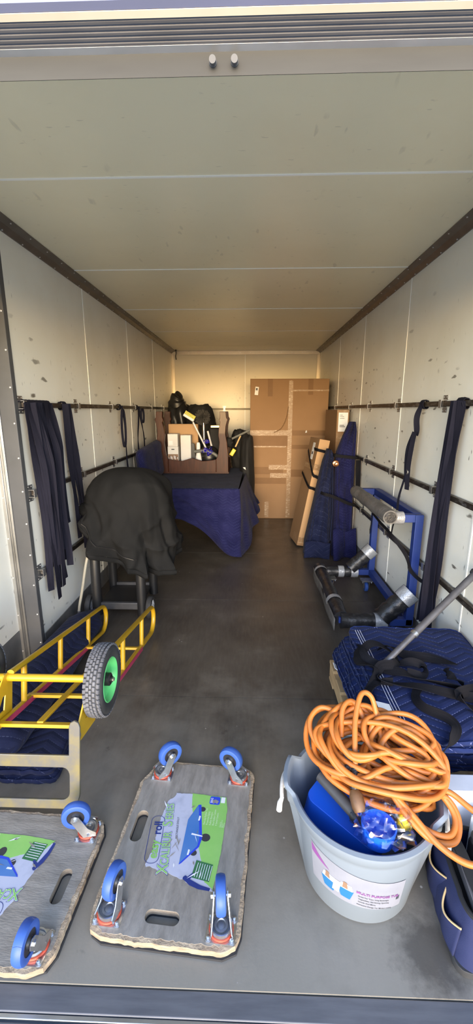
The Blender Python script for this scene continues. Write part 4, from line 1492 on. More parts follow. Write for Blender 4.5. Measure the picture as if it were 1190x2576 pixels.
# vacuum cleaner with curved grey hose
vc = thing('vacuum_cleaner', 'black rounded vacuum cleaner with curved grey hose inside the carved table', 'vacuum', (-0.53, 5.52, ZT))
obj('body', MB().grid(lambda u, v: (0.135 * math.sin(PI * v) ** 0.8 * math.cos(2 * PI * u), 0.12 * math.sin(PI * v) ** 0.8 * math.sin(2 * PI * u), 0.15 - 0.15 * math.cos(PI * v) * 1.0), 28, 14, True), 'bin_bag', vc)
obj('seam', MB().tube([(0.13 * math.sin(a), -0.124 * abs(math.cos(a)) * 0.95, 0.15 + 0.145 * math.cos(a) * 0.2) for a in [-1.4 + 2.8 * k / 16 for k in range(17)]], 0.004, 6), 'dark_grey_plastic', vc)
hs = obj('hose', MB().tube(smooth_path([(-0.17, -0.13, 0.235), (-0.06, -0.14, 0.245), (0.05, -0.15, 0.225), (0.13, -0.15, 0.17), (0.16, -0.10, 0.10)], 8), 0.021, 12), 'hose_grey', vc)
obj('wand', MB().plate(rrect(-0.035, 0.035, 0.0, 0.32, 0.02), [], -0.02, 0.02, lambda p: Vector((-0.205 + p.x + 0.06 * (0.3 - p.y), -0.10 + p.z, p.y + 0.02))), 'black_plastic', vc, bevel=0.006)
solo('white_bag', MB().grid(lambda u, v: (-0.655 + (0.04 + 0.012 * math.sin(7 * v)) * math.cos(2 * PI * u) * math.sin(PI * (0.06 + 0.9 * v)) ** 0.5, 5.44 + 0.03 * math.sin(2 * PI * u) * math.sin(PI * (0.06 + 0.9 * v)) ** 0.5, ZT + 0.001 + 0.345 * v), 20, 16, True), 'paper', 'narrow white paper bag standing beside the vacuum cleaner', 'bag', smooth=60)
rb = MB()
R = random.Random(4)
for c in ((-0.545, 5.365, 1.105), (-0.525, 5.36, 0.985), (-0.56, 5.36, 1.00), (-0.50, 5.36, 1.01)):
    for k in range(5):
        an = R.uniform(0, 2 * PI)
        rr = 0.020
        lp_ = [(c[0] + rr * math.cos(an) * (1 - math.cos(b)) + 0.012 * math.sin(b) * -math.sin(an), c[1] - 0.012 * math.sin(b), c[2] + rr * math.sin(an) * (1 - math.cos(b)) + 0.012 * math.sin(b) * math.cos(an)) for b in [2 * PI * q / 10 for q in range(11)]]
        rb.ribbon(lp_, (0, 1, 0), 0.034, 0.0025)
solo('ribbon_bow', rb, 'ribbon_blue', 'shiny royal blue ribbon bow on the vacuum cleaner', 'ribbon', smooth=60)

# cleaning brush with yellow head, duster, second handle
bh = thing('scrubbing_brush', 'long-handled brush with yellow bristles standing head up in the carved table', 'brush', (-0.60, 5.45, ZT))
A, B = Vector((0.03, 0.0, 0.30)), Vector((-0.115, -0.02, 0.60))
obj('handle', MB().tube([Vector((0.12, 0.02, 0.05)), A, B], 0.011, 10), 'white_plastic', bh)
hdq = Matrix.Translation((-0.165, -0.03, 0.655)) @ Matrix.Rotation(0.55, 4, 'Y')
obj('head', MB().box((0, 0, 0), (0.15, 0.05, 0.035)).xform(hdq), 'white_plastic', bh, bevel=0.008)
br = MB()
for i in range(9):
    for j in range(3):
        br.box((-0.064 + i * 0.016, -0.016 + j * 0.016, 0.035), (0.011, 0.011, 0.045))
br.xform(hdq)
o = obj('bristles', br, 'yellow_plastic', bh, smooth=0)
o['kind'] = 'stuff'
obj('joint', MB().tube([B, (-0.145, -0.028, 0.635)], 0.014, 10), 'black_plastic', bh)

fd = thing('round_duster', 'round fluffy dark grey duster on a chrome stick', 'duster', (-0.607, 5.55, ZT))
obj('stick', MB().tube([(0.02, 0, 0.10), (0.012, 0, 0.62)], 0.014, 12), 'chrome', fd)
fl_ = MB()
R = random.Random(8)
for k in range(420):
    z = 1 - 2 * (k + 0.5) / 420
    a = k * 2.39996
    d = Vector((math.sqrt(1 - z * z) * math.cos(a), math.sqrt(1 - z * z) * math.sin(a), z))
    d2 = (d + Vector((R.uniform(-.3, .3), R.uniform(-.3, .3), R.uniform(-.3, .3)))).normalized()
    fl_.tube([d * 0.02 + Vector((0, 0, 0.655)), d2 * (0.100 + R.uniform(-0.012, 0.008)) + Vector((0, 0, 0.655))], [0.010, 0.003], 4, caps=False)
o = obj('bristles', fl_, 'brush_grey', fd, smooth=0)
o['kind'] = 'stuff'
solo('white_broom_handle', MB().tube([(-0.548, 5.60, ZT + 0.48), (-0.50, 5.57, ZT + 0.30), (-0.43, 5.50, ZT + 0.03)], 0.0125, 10), 'white_plastic', 'bare white handle leaning between the duster and the black case', 'handle')
bc = thing('black_case', 'upright black fabric case with an orange top edge behind the right table leg', 'case', (-0.43, 5.66, ZT))
obj('body', MB().bx(-0.10, 0.12, -0.05, 0.05, 0, 0.52), 'black_cloth', bc, bevel=0.02)
obj('orange_edge', MB().bx(-0.085, 0.035, -0.03, 0.03, 0.52, 0.555), 'copper', bc, bevel=0.006)
obj('grip', MB().tube(smooth_path([(0.04, 0, 0.52), (0.045, 0, 0.56), (0.10, 0, 0.565), (0.108, 0, 0.52)], 5), 0.009, 8), 'black_plastic', bc)


def blob(center, radii, seed, amp=0.12, nu=40, nv=22, freq=1.6, flat_z=None, power=0.85):
    c = Vector(center)

    def fn(u, v):
        a = 2 * PI * u
        ph = PI * v
        d = Vector((math.sin(ph) ** power * math.cos(a), math.sin(ph) ** power * math.sin(a), -math.cos(ph)))
        k = 1 + amp * fbm((d.x * freq + seed, d.y * freq, d.z * freq), 1.0, 3) + 0.35 * amp * math.sin(7 * a + 5 * d.z + seed)  * math.sin(ph)
        p = Vector((c.x + d.x * radii[0] * k, c.y + d.y * radii[1] * k, c.z + d.z * radii[2] * k))
        if flat_z is not None:
            p.z = max(p.z, flat_z)
        return p
    return MB().grid(fn, nu, nv, True)


# black bags behind the carved table
sb = blob((-1.02, 6.28, 1.18), (0.20, 0.22, 0.46), 2, 0.22, flat_z=TZ + 0.003)
sb_t = thing('rubbish_bag', 'crumpled black bag with a tied peak against the left rear corner', 'bag', (0, 0, 0))
obj('sack', sb, 'bin_bag', sb_t, smooth=60)
obj('tied_neck', MB().tube(smooth_path([(-1.04, 6.26, 1.55), (-1.045, 6.25, 1.64), (-1.02, 6.24, 1.70), (-1.0, 6.23, 1.72)], 4), [0.13] * 4 + [0.10] * 4 + [0.065] * 4 + [0.03], 14), 'bin_bag', sb_t, smooth=60)
solo('black_equipment_bag', blob((-0.72, 6.25, 1.14), (0.25, 0.20, 0.44), 5, 0.09, flat_z=TZ + 0.003, power=0.55), 'black_cloth', 'smooth rounded black bag behind the duster at the rear wall', 'bag', smooth=60)

# black heap between the table and the tall carton, with handles sticking out
hp = thing('black_bundle', 'tall bundle wrapped in black cloth beside the large carton', 'bundle', (0, 0, 0))
obj('wrap', blob((-0.033, 5.60, 0.58), (0.100, 0.24, 0.62), 9, 0.10, 44, 28, flat_z=0.004, power=0.45), 'black_cloth', hp, smooth=60)
obj('white_tag', MB().poly([(-0.075, 5.345, 0.785), (-0.045, 5.345, 0.765), (-0.055, 5.345, 0.80), (-0.085, 5.345, 0.80)]), 'paper', hp, solid=0.001)
solo('black_sack', blob((-0.135, 5.86, 0.98), (0.125, 0.16, 0.27), 14, 0.14, 40, 24, flat_z=TZ + 0.003, power=0.6), 'black_cloth', 'black sack on the low table between the carved table and the large carton', 'sack', smooth=60)
mh = thing('mop', 'grey mop pole slanting up between the carved table and the large carton', 'mop', (0, 0, 0))
obj('pole', MB().tube([(-0.26, 5.50, 1.13), (-0.01, 5.52, 1.25)], 0.014, 10), 'hose_grey', mh)
obj('mop_head', blob((-0.265, 5.50, 1.10), (0.05, 0.05, 0.06), 12, 0.3, 20, 12), 'black_cloth', mh, smooth=60)
tp = thing('dustpan', 'yellow edged dustpan with a tan stick beside the carved table leg', 'dustpan', (0, 0, 0))
obj('stick', MB().tube([(-0.185, 5.52, 1.04), (-0.12, 5.55, 1.18)], 0.010, 8), 'tan', tp)
obj('pan', MB().bar((-0.245, 5.53, 0.93), (-0.195, 5.53, 1.01), 0.05, 0.02, (0, 1, 0)), 'yellow_plastic', tp, bevel=0.006)

# navy pad standing against the left wall
def pad_fn(u, v):
    a = 2 * PI * u
    c, s_ = math.cos(a), math.sin(a)
    k = min(1.30, 1 / max(abs(c), abs(s_), 1e-6))
    yy, zz = c * k, s_ * k
    if v < 0.5:
        q, xx = v / 0.5, 1.0
        th = (1 - q ** 6) ** 0.5 if q < 1 else 0
    else:
        q, xx = (1 - v) / 0.5, -1.0
        th = (1 - q ** 6) ** 0.5 if q < 1 else 0
    th *= 0.055 * (1 + 0.25 * fbm((yy * q * 1.6, zz * q * 1.6, xx), 1.2, 3) - 0.2 * math.exp(-((yy * q - 0.1) / 0.05) ** 2))
    y = 4.72 + 0.50 * yy * q
    z = 0.93 + 0.205 * zz * q + 0.05 * (y - 4.72)
    return (-1.10 - 0.02 * (zz * q) + xx * th, y, z)


solo('padded_blanket', MB().grid(pad_fn, 64, 28, True, lambda u, v: (u * 1.2, v * 0.7)), 'quilt_bright', 'folded navy blanket standing on edge against the left wall', 'blanket', smooth=70)

# ------------------------------------------------------------------ far end, right: cartons
bb = thing('large_carton', 'large tall brown carton sealed with many tape strips at the far end', 'box', (0.525, 6.15, 0))
bx0, bx1, by0 = -0.522, 0.520, -0.27
obj('body', MB().bx(bx0, bx1, by0, 0.30, 0.0, 1.905), 'cardboard', bb, bevel=0.006)


def strip(x0, x1, z0, z1, m, nm='tape_strip', d=0.0012, par=bb, y=by0):
    obj(nm, MB().bx(x0, x1, y - d, y + 0.0004, z0, z1), m, par, smooth=0)


strip(-0.010, 0.045, 0.02, 1.88, 'tape_clear', d=0.0016)
strip(bx0, 0.0, 1.165, 1.235, 'tape_clear', d=0.0020)
strip(0.05, bx1, 1.165, 1.235, 'tape_brown')
strip(bx0, 0.0, 1.025, 1.16, 'tape_brown')
strip(bx0, -0.03, 1.005, 1.024, 'tape_clear', d=0.0018)
strip(0.05, bx1, 0.985, 1.04, 'tape_brown')
strip(bx0, -0.06, 0.635, 0.735, 'tape_brown', d=0.0009)
strip(-0.26, 0.0, 0.70, 0.765, 'tape_clear', d=0.0022)
strip(-0.24, -0.01, 0.585, 0.65, 'tape_clear', d=0.0022)
strip(0.05, bx1, 0.60, 0.70, 'tape_brown')
strip(bx0, -0.02, 0.50, 0.585, 'tape_brown', d=0.0009)
strip(-0.31, -0.255, 0.02, 0.245, 'tape_clear')
strip(-0.29, -0.225, 1.68, 1.90, 'tape_brown', d=0.0009)
strip(0.245, 0.31, 1.70, 1.90, 'tape_brown', d=0.0009)
strip(0.02, bx1, 1.745, 1.765, 'tape_clear', d=0.0021)
obj('shipping_label', MB().box((-0.437, by0 - 0.001, 1.75), (0.046, 0.0016, 0.105), Matrix.Rotation(0.12, 3, 'Y')), 'paper', bb)
obj('label_print', MB().box((-0.437, by0 - 0.0021, 1.772), (0.022, 0.0008, 0.03), Matrix.Rotation(0.12, 3, 'Y')), 'print_dark', bb)
obj('torn_scrap', MB().poly([(0.225, by0 - 0.002, 1.20), (0.25, by0 - 0.002, 1.205), (0.247, by0 - 0.002, 1.235), (0.232, by0 - 0.002, 1.232)]), 'paper', bb, solid=0.001)
wr = MB().tube(smooth_path([(-0.01, by0 - 0.004, 1.55), (-0.03, by0 - 0.006, 1.42), (-0.07, by0 - 0.006, 1.31), (-0.12, by0 - 0.006, 1.245), (-0.20, by0 - 0.006, 1.205)], 6), [0.008 + 0.014 * abs(math.sin(i * 1.3)) for i in range(25)], 8, flat=0.35)
obj('tape_wrinkle', wr, 'tape_clear', bb)


tc = thing('tall_carton', 'tall narrow brown carton with white shipping sheet against the right wall', 'box', (1.02, 5.15, 0))
obj('body', MB().bx(-0.068, 0.066, -0.35, 0.36, 0.0, 1.505), 'cardboard', tc, bevel=0.005)
obj('shipping_sheet', MB().bx(-0.050, 0.052, -0.3515, -0.3503, 1.27, 1.475), 'paper', tc)
for k, (z, w_) in enumerate(((1.445, 0.03), (1.43, 0.045), (1.41, 0.05), (1.335, 0.05), (1.32, 0.06))):
    obj('print_line', MB().bx(-0.035, -0.035 + w_, -0.3522, -0.3514, z, z + (0.004 if k < 3 else 0.007)), 'print_dark', tc, smooth=0)
obj('tape_strip', MB().bx(-0.066, 0.064, -0.3512, -0.3500, 1.16, 1.25), 'tape_clear', tc)
obj('tape_strip', MB().bx(-0.066, 0.064, -0.3512, -0.3500, 1.478, 1.50), 'tape_clear', tc)
rc = thing('round_case', 'black round case standing upright behind the large carton by the right wall', 'case', (1.02, 6.74, 0))
obj('case_shell', MB().lathe([(0.0, -0.05), (0.21, -0.05), (0.24, -0.03), (0.24, 0.03), (0.21, 0.05), (0.0, 0.05)], 40, 'x', (0.0, 0, 1.68)), 'bin_bag', rc)
obj('stand', MB().bx(-0.04, 0.04, -0.10, 0.10, 0.0, 1.50), 'black_plastic', rc, bevel=0.01)

# leaning flat carton
lc = thing('leaning_carton', 'long flat brown carton leaning sideways on the blanket wrap', 'box', (0.535, 4.58, 0.0), math.radians(7.5))
lm = Matrix.Rotation(math.atan2(0.215, 1.19), 4, 'Y')
lift = 0.022
body = MB().bx(0.0, 0.115, 0.0, 0.37, 0.0, 1.20).xform(Matrix.Translation((0, 0, lift)) @ lm)
obj('body', body, 'cardboard', lc, bevel=0.004)


def on_lc(nm, x0, x1, y0, y1, z0, z1, m):
    obj(nm, MB().bx(x0, x1, y0, y1, z0, z1).xform(Matrix.Translation((0, 0, lift)) @ lm), m, lc, smooth=0)


on_lc('end_flap', 0.001, 0.114, -0.0012, 0.0, 0.92, 1.198, 'cardboard_pale')
on_lc('front_strip', 0.001, 0.114, -0.0010, 0.0, 0.03, 0.915, 'cardboard_pale')
on_lc('tape_strip', -0.001, 0.0, 0.0, 0.36, 0.86, 0.915, 'tape_clear')
on_lc('tape_strip', 0.002, 0.113, -0.0018, -0.0011, 0.86, 0.93, 'tape_clear')
on_lc('shipping_label', -0.0016, -0.0005, 0.12, 0.20, 0.965, 1.15, 'paper')
on_lc('label_print', -0.0024, -0.0017, 0.14, 0.18, 1.02, 1.05, 'print_dark')
on_lc('tape_strip', 0.002, 0.113, -0.0018, -0.0011, 0.035, 0.10, 'tape_clear')
for k in range(4):
    on_lc('print_bar', -0.0012, -0.0004, 0.05 + 0.05 * k, 0.065 + 0.05 * k, 0.03, 0.11, 'cardboard_dark')

# blanket-wrapped panels standing against the right wall


def wrap(left, right, y_front, depth, seed, swell=0.02, y_tilt=0.0, n=44):
    """Loft of closed sections between a left and a right outline (x, z) rows; front face at y_front."""
    def side(prof, z):
        for (xa, za), (xb, zb) in zip(prof[:-1], prof[1:]):
            if za <= z <= zb:
                return xa + (xb - xa) * (z - za) / max(zb - za, 1e-6)
        return prof[-1][0] if z > prof[-1][1] else prof[0][0]
    zt = left[-1][1]

    def fn(u, v):
        z = zt * v
        xl, xr = side(left, z), side(right, z)
        a = 2 * PI * u
        c, s_ = math.cos(a), math.sin(a)
        px = math.copysign(abs(c) ** 0.55, c)
        py = math.copysign(abs(s_) ** 0.55, s_)
        f = fbm((px * 1.6 + seed, z * 1.3, py), 1.4, 3)
        vert = math.sin(9 * px + 2.0 * z * 1.5 + seed) + 0.9 * max(0, 1 - abs(noise.noise(Vector((px * 1.2 + z * 1.1 + seed, z * 1.6 - px, 0.4)))) * 4)
        dp = depth * (0.55 + 0.45 * (1 - v))
        x = (xl + xr) / 2 + px * max(0.012, (xr - xl) / 2)
        y = y_front + y_tilt * z + dp / 2 + py * dp / 2
        if py < 0:
            y += -swell * (0.8 * f + 0.5 * vert) * (1 - abs(px) ** 3)
        x += 0.010 * f * (1 - abs(px) * 0.6)
        return (min(x, XR - 0.006), y, z + 0.002)
    return MB().grid(fn, n * 2, 60, True, lambda u, v: (u * 1.1, v * zt))


wa = thing('wrapped_panel', 'panel wrapped in a dark navy blanket leaning beside the flat carton', 'wrapped panel', (0, 0, 0))
A_l = [(0.585, 0.0), (0.59, 0.14), (0.628, 0.35), (0.663, 0.555), (0.721, 0.884), (0.745, 1.0), (0.785, 1.115)]
A_r = [(0.83, 0.0), (0.853, 0.17), (0.858, 0.43), (0.850, 0.65), (0.843, 0.844), (0.852, 1.05), (0.815, 1.115)]
obj('wrapping', wrap(A_l, A_r, 4.24, 0.26, 2.0, 0.034, 0.05), 'quilt_dark', wa, smooth=70)
obj('bound_edge', MB().tube([(0.838, 4.235, 0.19), (0.846, 4.24, 0.5), (0.838, 4.25, 0.75), (0.832, 4.26, 0.95)], 0.007, 8), 'quilt_dark', wa)
obj('bottom_flap', MB().grid(lambda u, v: (0.578 + 0.262 * u - 0.01 * v, 4.235 - 0.035 * v * (1 + 0.4 * math.sin(7 * u)) - 0.01, 0.175 - 0.165 * v + 0.012 * math.sin(5 * u)), 20, 8, False, lambda u, v: (u * 0.26, v * 0.17)), 'quilt_dark', wa, smooth=60, solid=0.01)
wb2 = thing('wrapped_panel', 'tall panel wrapped in a bright navy blanket against the right wall', 'wrapped panel', (0, 0, 0))
B_l = [(0.866, 0.0), (0.872, 0.25), (0.872, 0.60), (0.866, 0.95), (0.875, 1.082), (0.932, 1.239), (0.995, 1.386)]
B_r = [(1.098, 0.0), (1.082, 0.21), (1.070, 0.50), (1.062, 0.72), (1.066, 1.043), (1.066, 1.30), (1.05, 1.386)]
obj('wrapping', wrap(B_l, B_r, 4.26, 0.22, 7.0, 0.050, 0.03), 'quilt_bright', wb2, smooth=70)
obj('skirt', MB().grid(lambda u, v: (0.862 + 0.236 * u, 4.245 - (0.02 + 0.10 * v) * (0.7 + 0.5 * math.sin(6 * u + 1)) + 0.02, 0.30 - 0.295 * v + 0.02 * math.sin(8 * u) * (1 - v)), 30, 14, False, lambda u, v: (u * 0.3, v * 0.35)), 'quilt_bright', wb2, smooth=60, solid=0.008)
obj('dark_side_strip', MB().ribbon([(1.076, 4.24, 1.02), (1.078, 4.22, 0.85), (1.08, 4.22, 0.74), (1.07, 4.24, 0.70)], (1, 0.3, 0), 0.05, 0.006), 'webbing_black', wb2)
kn = thing('copper_knob', 'small copper coloured knob showing between the two wrapped panels', 'knob', (0.853, 4.205, 0.985))
obj('knob_body', MB().lathe([(0.010, 0.03), (0.011, 0.0), (0.020, -0.008), (0.022, -0.020), (0.014, -0.028), (0.0, -0.030)], 20, 'y'), 'copper', kn)
obj('rose_plate', MB().lathe([(0.0, 0.036), (0.030, 0.036), (0.032, 0.032), (0.026, 0.028), (0.0, 0.028)], 20, 'y'), 'copper', kn)

# lashing straps round the leaning pieces
s1 = thing('tie_strap', 'upper black strap tying the leaning carton and wraps to the right rail', 'strap', (0, 0, 0))
obj('band', MB().ribbon(smooth_path([(0.690, 4.94, 1.085), (0.708, 4.75, 1.088), (0.724, 4.572, 1.088), (0.80, 4.560, 1.070), (0.835, 4.28, 1.066), (0.87, 4.235, 1.062), (0.98, 4.230, 1.050), (1.072, 4.26, 1.040), (1.085, 4.40, 1.036)], 6), (0.1, 0, 1), 0.030, 0.003), 'webbing_black', s1, smooth=60)
s2 = thing('tie_strap', 'middle black strap slanting down across the leaning carton', 'strap', (0, 0, 0))
obj('band', MB().ribbon(smooth_path([(0.674, 4.95, 1.06), (0.672, 4.78, 0.96), (0.680, 4.572, 0.83), (0.72, 4.568, 0.80), (0.775, 4.566, 0.765)], 6), (0.15, 0, 1), 0.030, 0.003), 'webbing_black', s2, smooth=60)
s3 = thing('tie_strap', 'lowest black strap running from the leaning carton round the dark wrap', 'strap', (0, 0, 0))
obj('band', MB().ribbon(smooth_path([(0.612, 4.95, 0.80), (0.628, 4.75, 0.735), (0.644, 4.572, 0.69), (0.690, 4.56, 0.672), (0.74, 4.215, 0.685), (0.82, 4.195, 0.665), (0.90, 4.205, 0.63), (1.0, 4.21, 0.585), (1.085, 4.26, 0.555)], 6), (0.1, 0, 1), 0.030, 0.003), 'webbing_black', s3, smooth=60)

# ------------------------------------------------------------------ blue padded steel frame on casters
bf = thing('padded_trolley', 'blue steel panel frame on casters with black foam padded arms', 'frame trolley', (0.85, 3.07, 0))


def F(x, y, z):
    return Vector((x - 0.85, y - 3.07, z))


YN, YF, XP, XA = 2.62, 3.52, 1.062, 0.625
TB = 0.05
ZB = 0.13
for y in (YN, YF):
    obj('post', MB().bar(F(XP, y, ZB - 0.02), F(XP, y, 0.865), TB, TB, (0, 1, 0)), 'blue_steel', bf, bevel=0.003)
    obj('base_arm', MB().bar(F(XP + 0.02, y, ZB), F(XA, y, ZB), TB, TB), 'blue_steel', bf, bevel=0.003)
    obj('top_arm', MB().bar(F(XP - 0.026, y, 0.842), F(0.862, y, 0.842), TB, TB), 'blue_steel', bf, bevel=0.003)
    obj('brace', MB().bar(F(XP - 0.01, y, 0.36), F(XP - 0.20, y, ZB + 0.02), 0.04, 0.04, (0, 1, 0)), 'blue_steel', bf)
obj('top_rail', MB().bar(F(XP, YN + 0.025, 0.842), F(XP, YF - 0.025, 0.842), TB, TB), 'blue_steel', bf, bevel=0.003)
obj('base_rail', MB().bar(F(XP, YN + 0.025, ZB), F(XP, YF - 0.025, ZB), TB, TB), 'blue_steel', bf, bevel=0.003)
obj('front_rail', MB().bar(F(XA, YN, ZB), F(XA, YF, ZB), 0.04, 0.04), 'blue_steel', bf)


def foam(p0, p1, r, m='foam_black', nm='foam_pad', wob=0.05, seed=0):
    p0, p1 = Vector(p0), Vector(p1)
    n = 14
    pts = [p0 + (p1 - p0) * (i / n) for i in range(n + 1)]
    rr = [r * (1 + wob * math.sin(i * 1.7 + seed) + wob * 0.6 * math.sin(i * 3.1 + seed)) for i in range(n + 1)]
    return obj(nm, MB().tube(pts, rr, 18), m, bf, smooth=60)


def duct(p0, p1, r, m='duct_tape'):
    p0, p1 = Vector(p0), Vector(p1)
    return obj('tape_band', MB().tube([p0, p0 + (p1 - p0) * 0.5, p1], [r, r * 1.02, r], 18, caps=False), m, bf, smooth=60)


foam(F(XA - 0.01, YN, ZB), F(0.92, YN, ZB), 0.050, seed=1)
duct(F(0.835, YN, ZB), F(0.915, YN, ZB), 0.054)
foam(F(XA, YF, ZB), F(0.94, YF, ZB), 0.048, seed=2)
duct(F(0.885, YF, ZB), F(0.945, YF, ZB), 0.051)
duct(F(0.775, YF, ZB), F(0.825, YF, ZB), 0.051)
foam(F(XA, YN + 0.02, ZB + 0.004), F(XA, YF + 0.05, ZB + 0.004), 0.052, wob=0.07, seed=3)
duct(F(XA, YF - 0.02, ZB + 0.005), F(XA, YF - 0.06, ZB + 0.005), 0.057)
duct(F(XA, YN + 0.24, ZB + 0.005), F(XA, YN + 0.29, ZB + 0.005), 0.058)
# split foam skirt hanging off the front pad
obj('foam_flap', MB().grid(lambda u, v: F(XA - 0.052 - 0.004 * math.sin(9 * u), YN - 0.02 + 0.96 * u, ZB + 0.02 - 0.085 * v + 0.006 * math.sin(13 * u)), 30, 4), 'foam_grey', bf, smooth=60, solid=0.006)
for y, rr in ((YN, 0.062), (YF, 0.058)):
    a, b = F(XP - 0.005, y, 0.335), F(XP - 0.175, y, ZB + 0.03)
    foam(a, b, rr, seed=y)
    duct(a + (b - a) * -0.04, a + (b - a) * 0.28, rr * 1.06)
# grey padded top bar
gp = foam(F(0.862, YN - 0.075, 0.862), F(0.862, YF - 0.10, 0.862), 0.047, 'foam_grey', 'top_pad', 0.04, 5)
obj('pad_core', MB().tube([F(0.862, YN - 0.079, 0.862), F(0.862, YN - 0.06, 0.862)], 0.036, 16), 'foam_black', bf)
duct(F(0.905, YN, 0.842), F(0.965, YN, 0.842), 0.040)
for x, y in ((0.995, 3.40), (0.70, 3.44), (0.995, 2.72)):
    c = obj('caster', MB().bx(-0.045, 0.045, -0.04, 0.04, 0.098, 0.104), 'galv', bf, loc=F(x, y, 0))
    obj('fork', MB().bx(-0.022, -0.019, -0.02, 0.02, 0.03, 0.098).bx(0.019, 0.022, -0.02, 0.02, 0.03, 0.098).bx(-0.022, 0.022, -0.02, 0.02, 0.088, 0.098), 'galv', c)
    obj('wheel', MB().lathe([(0.015, -0.014), (0.034, -0.014), (0.040, -0.008), (0.040, 0.008), (0.034, 0.014), (0.015, 0.014)], 28, 'x', (0, 0, 0.0405), close=True), 'caster_blue', c)
    obj('hub', MB().lathe([(0.0, -0.012), (0.016, -0.012), (0.016, 0.012), (0.0, 0.012)], 16, 'x', (0, 0, 0.0405)), 'galv', c)
    for sx in (-1, 1):
        for sy in (-1, 1):
            obj('bolt', MB().cyl((sx * 0.036, sy * 0.032, 0.086), (sx * 0.036, sy * 0.032, 0.098), 0.006, n=8), 'zinc', c)

# ------------------------------------------------------------------ straps on the right wall
st = hanging_strap('dark strap looped on the upper right rail and tied down to the blue frame', None, 2.80, 1.535,
                   [(0.0, 2.83, 1.34, 0.004, 0.035, 0.0)], side=1, seed=41, w=0.04)
x0 = XR - 0.018
for pts, w_ in (([(-0.035, 0.03, 1.36), (-0.055, 0.06, 1.25), (-0.05, 0.075, 1.12), (-0.04, 0.06, 1.0)], 0.036),
                ([(-0.04, 0.02, 1.36), (-0.06, -0.01, 1.28), (-0.055, 0.03, 1.15), (-0.045, 0.05, 0.98)], 0.034),
                ([(-0.04, 0.06, 1.18), (-0.05, 0.10, 1.04), (-0.11, 0.0, 0.94), (-0.165, -0.15, 0.885)], 0.014)):
    obj('tail', MB().ribbon(smooth_path(pts, 8), (-0.6, 1, 0), w_, 0.003), 'webbing', st, smooth=60)
obj('buckle', MB().lathe([(0.010, -0.004), (0.016, -0.004), (0.016, 0.004), (0.010, 0.004)], 16, 'x', (-0.055, 0.045, 1.10), close=True), 'galv', st)
hanging_strap('wide doubled navy strap hanging from the upper right rail to the floor', None, 2.30, 1.535,
              [(-0.03, 2.33, 0.30, 0.004, 0.050, 0.004), (0.0, 2.34, 0.20, 0.016, 0.055, 0.004), (0.03, 2.37, 0.26, 0.028, 0.046, 0.004), (0.045, 2.44, 0.24, 0.020, 0.030, 0.012)], side=1, seed=44, w=0.07)
fs = thing('frame_strap', 'thin black strap tying the blue frame to the lowest right rail', 'strap', (0, 0, 0))
obj('band', MB().ribbon(smooth_path([(1.085, 3.60, 0.60), (1.03, 3.50, 0.665), (0.96, 3.05, 0.70), (0.915, 2.66, 0.72), (1.0, 2.60, 0.60), (1.035, 2.585, 0.50), (1.085, 2.50, 0.46), (1.095, 2.42, 0.50)], 7), (0, 0.2, 1), 0.024, 0.003), 'webbing_black', fs, smooth=60)
obj('riser', MB().ribbon(smooth_path([(0.915, 2.66, 0.72), (0.92, 2.655, 0.78), (0.925, 2.652, 0.80)], 5), (0, 1, 0.2), 0.016, 0.003), 'webbing_black', fs, smooth=60)
obj('loose_end', MB().ribbon(smooth_path([(1.03, 3.49, 0.665), (1.02, 3.46, 0.60), (1.015, 3.47, 0.53), (1.01, 3.45, 0.50)], 6), (0.2, 1, 0), 0.035, 0.003), 'webbing_black', fs, smooth=60)

# ------------------------------------------------------------------ pallet and stack of folded blankets
pa = thing('pallet', 'pale wooden pallet under the stack of folded blankets', 'pallet', (0.77, 1.76, 0))
for i in range(5):
    y = -0.355 + 0.18 * i
    obj('deck_board', MB().bx(-0.305, 0.31, y - 0.055, y + 0.055, 0.095, 0.113), 'pallet_wood', pa, bevel=0.002)
for x in (-0.28, 0.0, 0.285):
    obj('stringer', MB().bx(x - 0.022, x + 0.022, -0.41, 0.42, 0.018, 0.095), 'pallet_wood', pa, bevel=0.002)
for y in (-0.35, 0.0, 0.36):
    obj('bottom_board', MB().bx(-0.305, 0.31, y - 0.05, y + 0.05, 0.0, 0.018), 'pallet_wood', pa, bevel=0.002)

ZS = 0.114
n_bl = 6
names = ['lowest of the stacked navy blankets, directly on the pallet', 'second navy blanket from the bottom of the pallet stack', 'third navy blanket up in the pallet stack, with frayed corner',
         'fourth navy blanket up in the pallet stack, edge stitching showing', 'fifth navy blanket in the pallet stack, just below the top', 'topmost folded navy quilted blanket of the stack under the tangled straps']
hts = [0.042, 0.042, 0.044, 0.044, 0.046, 0.05]
xl = [0.500, 0.485, 0.462, 0.478, 0.500, 0.522]
for i in range(n_bl):
    h_ = hts[i]
    t = folded_cloth('moving_blanket', names[i], 'blanket', xl[i], 1.095, (1.42, 1.41, 1.40, 1.37, 1.33, 1.27)[i], (2.13, 2.12, 2.12, 2.10, 2.085, 2.07)[i], ZS, ZS + h_ - 0.001, 'quilt', 30 + i, 'folded blankets stacked on the pallet', layers=2, sag=0.005, uvo=(0.13 * i, 0.21 * i), jag=0.008)
    ZS += h_
ZTOP = ZS
blk = [o for o in bpy.data.objects if o.name.startswith('moving_blanket') and o.parent is None]
for o, dz in zip(blk[1:], ((0.02, -0.02, 0.015, -0.01, 0.03, -0.035))):
    o.rotation_euler.z = dz * 0.6
top_bl, third_bl = blk[-1], blk[3]
# sewn care tags and white stitching bands on the left edges
for (x, y, z, par) in ((0.468, 1.90, 0.245, third_bl), (0.470, 1.86, 0.235, third_bl)):
    pass


def child_world(name, mb, m, par, **kw):
    bpy.context.view_layer.update()
    o = obj(name, mb, m, None, **kw)
    o.parent = par
    o.matrix_parent_inverse = par.matrix_world.inverted()
    return o


